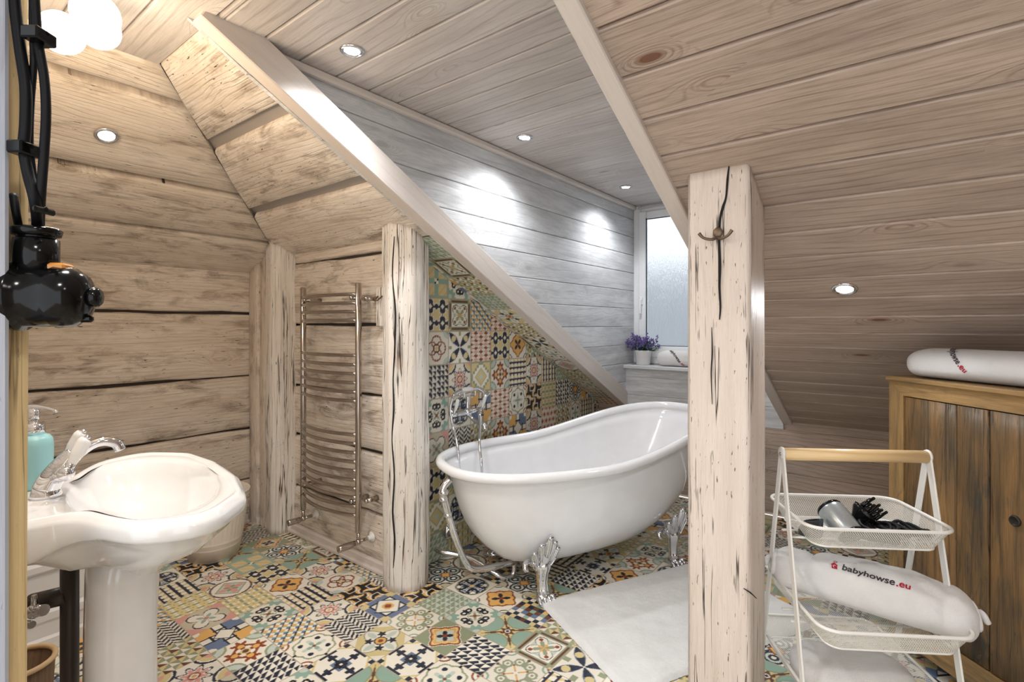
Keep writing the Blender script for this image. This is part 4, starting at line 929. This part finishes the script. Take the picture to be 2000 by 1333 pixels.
def roll_mesh(Sf, ns=60, na=48):
    m = MB(); m.grid([[Sf(i/ns, 2*math.pi*j/na) for j in range(na)] for i in range(ns+1)], True, True, True); return m
def text_mesh(body, size, shear=.25):
    cu = bpy.data.curves.new('t', 'FONT'); cu.body = body; cu.size = size; cu.shear = shear; cu.offset = size*.02; cu.resolution_u = 4
    ob = bpy.data.objects.new('t', cu); COL.objects.link(ob); bpy.context.view_layer.update()
    me = bpy.data.meshes.new_from_object(ob.evaluated_get(bpy.context.evaluated_depsgraph_get()))
    vs = [v.co.copy() for v in me.vertices]; fs = [tuple(p.vertices) for p in me.polygons]
    COL.objects.unlink(ob); bpy.data.objects.remove(ob); bpy.data.meshes.remove(me); return vs, fs
# sill towel and plant
e = empty('rolled_towel', (-1.34, 4.19, 1.056), 'white rolled towel lying on the window sill beside the plant pot', 'towel', None, 0)
Sf = roll(.70, .075, .066, 3, .10); roll_mesh(Sf).build('towel_roll', M_towel, e)
# generic mapper: visible side is local -y, top +z: text upright there, reading towards +x
def stitch(parent, Sf, L, r, s0, h0, ang, size, logo=True):
    """h0: angle above horizontal of the text base line on the -y side (radians)"""
    ca, sa_ = math.cos(ang), math.sin(ang)
    def mp(p, eps=.0022):
        x, y = p[0]*ca-p[1]*sa_, p[0]*sa_+p[1]*ca
        s = s0+x/L; a = math.pi-(h0+y/r); P = Sf(s, a); n = Vector((0, P.y, P.z-r)).normalized(); return P+n*eps
    va, fa = text_mesh('babyhowse', size); wa = max(v.x for v in va); vb, fb = text_mesh('.eu', size)
    m = MB(); m.add([mp(v) for v in va], fa, smooth=False); m.build('lettering', M_textk, parent)
    m = MB(); m.add([mp((v.x+wa+size*.04, v.y)) for v in vb], fb, smooth=False); m.build('lettering', M_textr, parent)['label'] = 'crimson letters'
    if logo:
        m = MB(); q = size; cx, cy = -.62*q, .22*q
        def poly(pts): m.add([mp((cx+x*q, cy+y*q)) for x, y in pts], [tuple(range(len(pts)))], smooth=False)
        poly([(-.36, .10), (0, .44), (.36, .10)]); poly([(-.24, .10), (.26, .10), (.26, -.32), (-.24, -.32)])
        for k in range(14):
            t0, t1 = 2*math.pi*k/14, 2*math.pi*(k+1)/14
            poly([(.12+.17*math.cos(t0), .60+.15*math.sin(t0)), (.12+.17*math.cos(t1), .60+.15*math.sin(t1)), (.12+.11*math.cos(t1), .60+.09*math.sin(t1)), (.12+.11*math.cos(t0), .60+.09*math.sin(t0))])
        lg_ = m.build('house_logo', M_textr, parent)
        m = MB()
        for k in range(10):
            t0, t1 = .6+3.9*k/10, .6+3.9*(k+1)/10
            m.add([mp((cx+q*(.02+rr*math.cos(t)), cy+q*(-.08+rr*math.sin(t))), .0032) for rr, t in ((.15, t0), (.15, t1), (.09, t1), (.09, t0))], [(0, 1, 2, 3)], smooth=False)
        m.build('logo_curl', M_towel, lg_)
stitch(e, Sf, .70, .066, .16, math.radians(75), math.radians(-48), .034, False)
pt = empty('potted_plant', (-1.82, 4.195, 1.056), 'small purple-flowering plant in a white pot on the window sill', 'potted plant')
m = MB(); m.lathe([(0, 0), (.055, 0), (.058, .004), (.072, .115), (.074, .125), (.069, .125), (.066, .11), (0, .108)], n=32); fixn(m.build('pot', M_ceram, pt))
lf = MB(); fw = MB(); st = MB(); rg = random.Random(3)
for k in range(150):
    a = rg.uniform(0, 6.28); el = rg.uniform(.1, 1.25); L_ = rg.uniform(.09, .165)
    d = Vector((math.cos(a)*math.cos(el), math.sin(a)*math.cos(el)*.8, math.sin(el))); b_ = Vector((rg.uniform(-.03, .03), rg.uniform(-.03, .03), .11)); tip = b_+d*L_
    st.tube([b_, b_+d*L_*.6, tip], .0012, 5, 1)
    for q in range(5):
        t = rg.uniform(.25, .85); p = b_+d*L_*t; n = Vector((rg.uniform(-1, 1), rg.uniform(-1, 1), rg.uniform(-.2, .8))).normalized(); w_ = n.cross(d).normalized()*.004; ln = n*.018
        lf.add([p, p+ln*.5+w_, p+ln, p+ln*.5-w_], [(0, 1, 2, 3)], smooth=False)
    if el > .3:
        for q in range(6):
            p = tip+Vector((rg.uniform(-.01, .01), rg.uniform(-.01, .01), rg.uniform(-.02, .012))); fw.ball(p, (.0045, .0045, .006), n=6, m=4)
st.build('stems', M_green, pt); lf.build('foliage', M_green, pt); fw.build('flowers', M_purple, pt)

# ------------------------------------------------------------------ cabinet
CD = Vector((.689, -.725, 0)); CK = Vector((.725, .689, 0)); CB0 = Vector((-.07, 2.78, 0))
cb = empty('cabinet', CB0, 'rustic brown reclaimed wood cabinet with two plank doors, at the right edge', 'cabinet', None, math.atan2(CD.y, CD.x))
CWD, CH, CDP = .85, 1.18, .36         # local x = width, y = depth (towards CK)
m = MB()
m.box((.012, CDP/2+.02, .62), (.024, CDP, 1.10), ch=.003, grain=2); m.box((CWD-.012, CDP/2+.02, .62), (.024, CDP, 1.10), ch=.003, grain=2)
m.box((CWD/2, CDP-.0, .62), (CWD-.04, .02, 1.10), ch=.002, grain=2); m.box((CWD/2, CDP/2, .10), (CWD-.04, CDP-.04, .02), ch=.002)
for x in (.035, CWD-.035):
    for y in (.04, CDP-.03): m.box((x, y, .03), (.05, .05, .06), ch=.004, grain=2)
m.build('cabinet_body', M_cab, cb)
m = MB(); m.box((CWD/2, CDP/2-.005, CH-.010), (CWD, CDP+.03, .02), ch=.004, grain=0); m.build('cabinet_top', M_cabf, cb)
def poly_prism(pts, y0, y1, gx):
    mm = MB(); n = len(pts); vs = [(x, y0, z) for x, z in pts]+[(x, y1, z) for x, z in pts]
    uv = [((p[0], p[1]) if gx else (p[1], p[0])) for p in pts]*2
    mm.add(vs, [tuple(range(n)), tuple(range(2*n-1, n-1, -1))]+[(i, i+n, (i+1) % n+n, (i+1) % n) for i in range(n)], uv, False); return mm
zt = CH-.018; w1 = .072; w2 = .062
fixn(poly_prism([(0, zt), (CWD, zt), (CWD-w1, zt-w2), (w1, zt-w2)], 0, .024, True).build('top_rail', M_cabf, cb))
for s in (0, 1):
    X = lambda x: CWD-x if s else x
    fixn(poly_prism([(X(0), zt), (X(w1), zt-w2), (X(w1), .06), (X(0), .06)], 0.0, .024, False).build('stile', M_cabf, cb))
fixn(poly_prism([(w1, .165), (CWD-w1, .165), (CWD-w1, .06), (w1, .06)], .001, .024, True).build('bottom_rail', M_cabf, cb))
for q, (xa, xb, sp_) in enumerate(((w1+.003, .419, .30), (.425, CWD-w1-.003, .64))):
    m = MB()
    for (a, b, th) in ((xa, sp_, 0), (sp_+.002, xb, 0)):
        board(m, (0, .004, 0), (0, 0, 1), (1, 0, 0), (0, -1, 0), a, b, lambda v: .170, lambda v: zt-w2-.004, .02, .003, .1, .0025, 0, 70+q)
    dobj = fixn(m.build('door', M_cab, cb)); dobj['label'] = ('left plank door', 'plank door with a finger hole')[q]
    if q:
        m = MB(); m.lathe([(0, .0005), (.012, .001), (.015, .003), (.012, .006), (.016, .007), (.0185, .002), (.018, -.002)], (.51, .003, .736), rotM((0, -1, 0), (1, 0, 0)), n=24); m.build('finger_hole', plain('dark_hole_ring', srgb(34, 26, 20), .6), dobj)
# folded towel on the cabinet
rz = math.atan2(CD.y, CD.x)+.10
ct = empty('folded_towel', CB0+CD*.44+CK*.135+Vector((0, 0, CH+.001)), 'thick white folded towel with embroidered lettering on top of the cabinet', 'towel', None, rz)
Sf = roll(.80, .125, .062, 9, .09); roll_mesh(Sf, 80).build('towel_roll', M_towel, ct)
stitch(ct, Sf, .80, .062, .205, math.radians(82), math.radians(-42), .028, True)

# ------------------------------------------------------------------ trolley
TRC = Vector((-.147, 2.063, 0)); ax_a = math.atan2(.543, .84)
tr = empty('storage_trolley', TRC, 'white three-tier mesh trolley with a birch handle between post and cabinet', 'trolley', None, ax_a)
HZ = .9615; HL_ = .232
m = MB(); m.tube([(-HL_+.004, 0, HZ), (HL_-.004, 0, HZ)], .0205, sub=1, n=24); m.build('handle', M_birch, tr)
def flatbar(mb, p0, p1, w_, t_):
    p0, p1 = Vector(p0), Vector(p1); d = (p1-p0); L_ = d.length; d.normalize(); x = Vector((1, 0, 0)); y = d.cross(x).normalized()
    M_ = Matrix((x, y, d)).transposed(); mb.box((p0+p1)/2, (t_, w_, L_), M_, .0015)
for sx in (-1, 1):
    m = MB()
    for sy in (-1, 1): flatbar(m, (sx*HL_, sy*.004, HZ+.008), (sx*HL_, sy*.205, 0.0), .026, .006)
    m.lathe([(0, -.004), (.021, -.004), (.022, 0), (.021, .004), (0, .004)], (sx*HL_, 0, HZ+.002), rotM((sx, 0, 0), (0, 0, 1)), 24)
    fo = m.build('side_frame', M_wht, tr)
    m = MB(); m.ball((sx*(HL_+.006), 0, HZ), (.003, .006, .006)); m.build('rivet', M_rivet, fo)
def rrect(hx_, hy_, r, n=8):
    P = []
    for cx, cy, a0_ in ((hx_-r, hy_-r, 0), (-hx_+r, hy_-r, 90), (-hx_+r, -hy_+r, 180), (hx_-r, -hy_+r, 270)):
        for k in range(n+1): a = math.radians(a0_+90*k/n); P.append((cx+r*math.cos(a), cy+r*math.sin(a)))
    return P
def basket(z, hx_, hy_, dep=.068, tp_=.035):
    m = MB(); top = rrect(hx_, hy_, .055); bot = rrect(hx_-tp_, hy_-tp_, .04); n = len(top)
    rows = []; uvs = []
    per = [0]
    for i in range(n): per.append(per[-1]+math.hypot(top[(i+1) % n][0]-top[i][0], top[(i+1) % n][1]-top[i][1]))
    cl = top+[top[0]]; cb_ = bot+[bot[0]]
    rows = [[(p[0], p[1], z) for p in cl], [(p[0], p[1], z-dep) for p in cb_]]; uvs = [[(per[i], 0) for i in range(n+1)], [(per[i], dep*1.15) for i in range(n+1)]]
    m.grid(rows, False, uvs=uvs, smooth=True)
    m.add([(p[0], p[1], z-dep) for p in bot], [tuple(range(n))], [(p[0]*1.0, p[1]) for p in bot], False)
    o = m.build('basket', M_mesh, tr)
    q = MB(); q.tube([(p[0], p[1], z) for p in top]+[(top[0][0], top[0][1], z)], .0055, 10, 1, cap=False); q.build('rim_wire', M_wht, o)
    q = MB(); q.tube([(p[0], p[1], z-dep) for p in bot]+[(bot[0][0], bot[0][1], z-dep)], .003, 8, 1, cap=False)
    for sx in (-1, 1): q.tube([(sx*(hx_-tp_), 0, z-dep), (sx*HL_, 0, z-dep)], .004, 8, 1)
    q.tube([(-HL_, -.05-.05*(.8-z), z-dep-.004), (HL_, -.05-.05*(.8-z), z-dep-.004)], .004, 8, 1); q.build('base_wire', M_wht, o)
    return o
basket(.772, .218, .162); basket(.502, .218, .243); basket(.252, .218, .295)
def TR(x, y, z): return Matrix.Rotation(ax_a, 3, 'Z') @ Vector((x, y, z))+TRC
# towel on the middle shelf
tw = empty('rolled_towel', TR(.026, -.03, .437), 'large white rolled towel with embroidered lettering in the middle trolley basket', 'towel', None, ax_a-.40)
Sf0 = roll(.56, .088, .068, 5, .06)
def Sf(s, a):
    p = Sf0(s, a); k = 1+.10*math.exp(-((s-.62)/.28)**2)-.10*math.exp(-((s-.15)/.12)**2)-.10*math.exp(-((s-.2-.05*math.sin(a*2))/.022)**2)-.05*math.exp(-((s-.86-.04*math.cos(a))/.02)**2)+.05*noise.noise(Vector((s*9, math.cos(a)*2, math.sin(a)*2))); return Vector((p.x, p.y*k, p.z*k+.055*(1-s)))
roll_mesh(Sf, 90, 64).build('towel_roll', M_towel, tw)
stitch(tw, Sf, .56, .072, .36, math.radians(50), math.radians(-3), .031, True)
m = MB()
for k in (0, 1):
    m = MB(); xx = (-.262, .258)[k]; zz = (.118, .070)[k]; sg = (-1, 1)[k]
    m.tube([(xx+sg*.004*t, (.052-.0045*t)*math.cos(t)*1.1, zz+(.052-.0045*t)*.85*math.sin(t)) for t in [.4+11*j/44 for j in range(45)]], .009, 8, 1)
    m.build('fold_edge', M_towel, tw)
tw2 = empty('rolled_towel', TR(-.02, -.02, .187), 'white rolled towel in the bottom trolley basket', 'towel', None, ax_a-.15)
Sf2 = roll(.36, .12, .055, 8, .08); roll_mesh(Sf2).build('towel_roll', M_towel, tw2)
# hair dryer things in the top basket
FZ = .772-.068
hdw = empty('hair_dryer', TR(-.085, -.03, FZ), 'silver and black hair dryer lying in the top trolley basket', 'hair dryer', None, ax_a)
A_ = Vector((-.25, .80, .55)).normalized(); MH = rotM(A_, (1, 0, 0)); c0 = Vector((.02, -.015, .046))
m = MB(); m.lathe([(.038, -.05), (.040, -.045), (.0425, -.01), (.0425, .04), (.040, .056), (.036, .060), (0, .061)], c0, MH, 32); fixn(m.build('barrel', M_silver, hdw))
m = MB(); m.lathe([(0, -.058), (.034, -.058), (.040, -.05), (.0405, -.042)], c0, MH, 32); m.lathe([(.0408, .052), (.0418, .056), (.0375, .063), (0, .064)], c0, MH, 32); m.build('end_cap', M_black, hdw)
m = MB(); m.tube([c0+Vector((.02, -.02, -.012)), c0+Vector((.07, -.045, -.022)), c0+Vector((.14, -.06, -.026))], [.020, .018, .016], 16); m.build('grip', M_black, hdw)
m = MB(); rr = random.Random(9); pts = [c0+Vector((.14, -.06, -.026))]
for k in range(46):
    t = k/45; pts.append(Vector((.10+.15*t+.028*math.cos(k*1.15), -.02+.045*math.sin(k*1.15)+.01*rr.uniform(-1, 1), .02+.022*abs(math.sin(k*.7))*(1-.5*t)+.012*rr.random())))
pts += [Vector((.27, -.03, .02)), Vector((.285, -.035, .022))]
m.tube(pts, .0058, 8, 4); m.tube([pts[-1], pts[-1]+Vector((.028, -.004, -.002))], .010, sub=1); m.build('power_cord', M_cable, hdw)
df = empty('diffuser', TR(.035, .01, FZ), 'black hair dryer diffuser with spikes in the top trolley basket', 'hair dryer attachment', None, ax_a)
A2 = Vector((.75, -.1, .6)).normalized(); MD = rotM(A2, (0, 1, 0)); c1 = Vector((-.005, .0, .05))
m = MB(); m.lathe([(.018, -.03), (.02, -.02), (.042, .005), (.046, .018), (.043, .020), (.038, .008), (0, .006)], c1, MD, 32); fixn(m.build('bowl', M_black, df))
for k in range(9):
    a = 2*math.pi*k/8; r_ = .028 if k < 8 else 0; p = c1+MD @ Vector((r_*math.cos(a), r_*math.sin(a), .006)); q = p+A2*(.045+.008*(k % 3))
    m = MB(); m.tube([p, q], [.0065, .0045], sub=1, n=10); m.ball(q, .005, n=10, m=6); m.build('spike', M_black, df)
nz = empty('concentrator_nozzle', TR(-.158, -.035, FZ), 'grey-black flattened dryer nozzle at the left end of the top trolley basket', 'hair dryer attachment', None, ax_a+.3)
m = MB(); rows = []
for (w_, d_, z) in ((.036, .036, 0), (.036, .036, .018), (.037, .022, .035), (.038, .009, .052), (.035, .006, .052), (.034, .02, .03), (.032, .032, .004)):
    rows.append([(w_*math.cos(t), d_*math.sin(t)*1.0-z*.3, z+.002) for t in [2*math.pi*j/28 for j in range(28)]])
m.grid(rows, True, False, True); fixn(m.build('nozzle_shell', plain('smoky_plastic', srgb(60, 64, 66), .2, .3), nz))

# repeats of a kind carry one group phrase each
GROUPS = {'downlight': 'recessed downlights', 'timber_post': 'whitewashed timber posts', 'rolled_towel': 'rolled white towels', 'power_cable': 'black cables on the jamb', 'cable_clip': 'black cable clips on the jamb'}
for o in COL.objects:
    if o.parent is None and o.name.split('.')[0] in GROUPS: o['group'] = GROUPS[o.name.split('.')[0]]
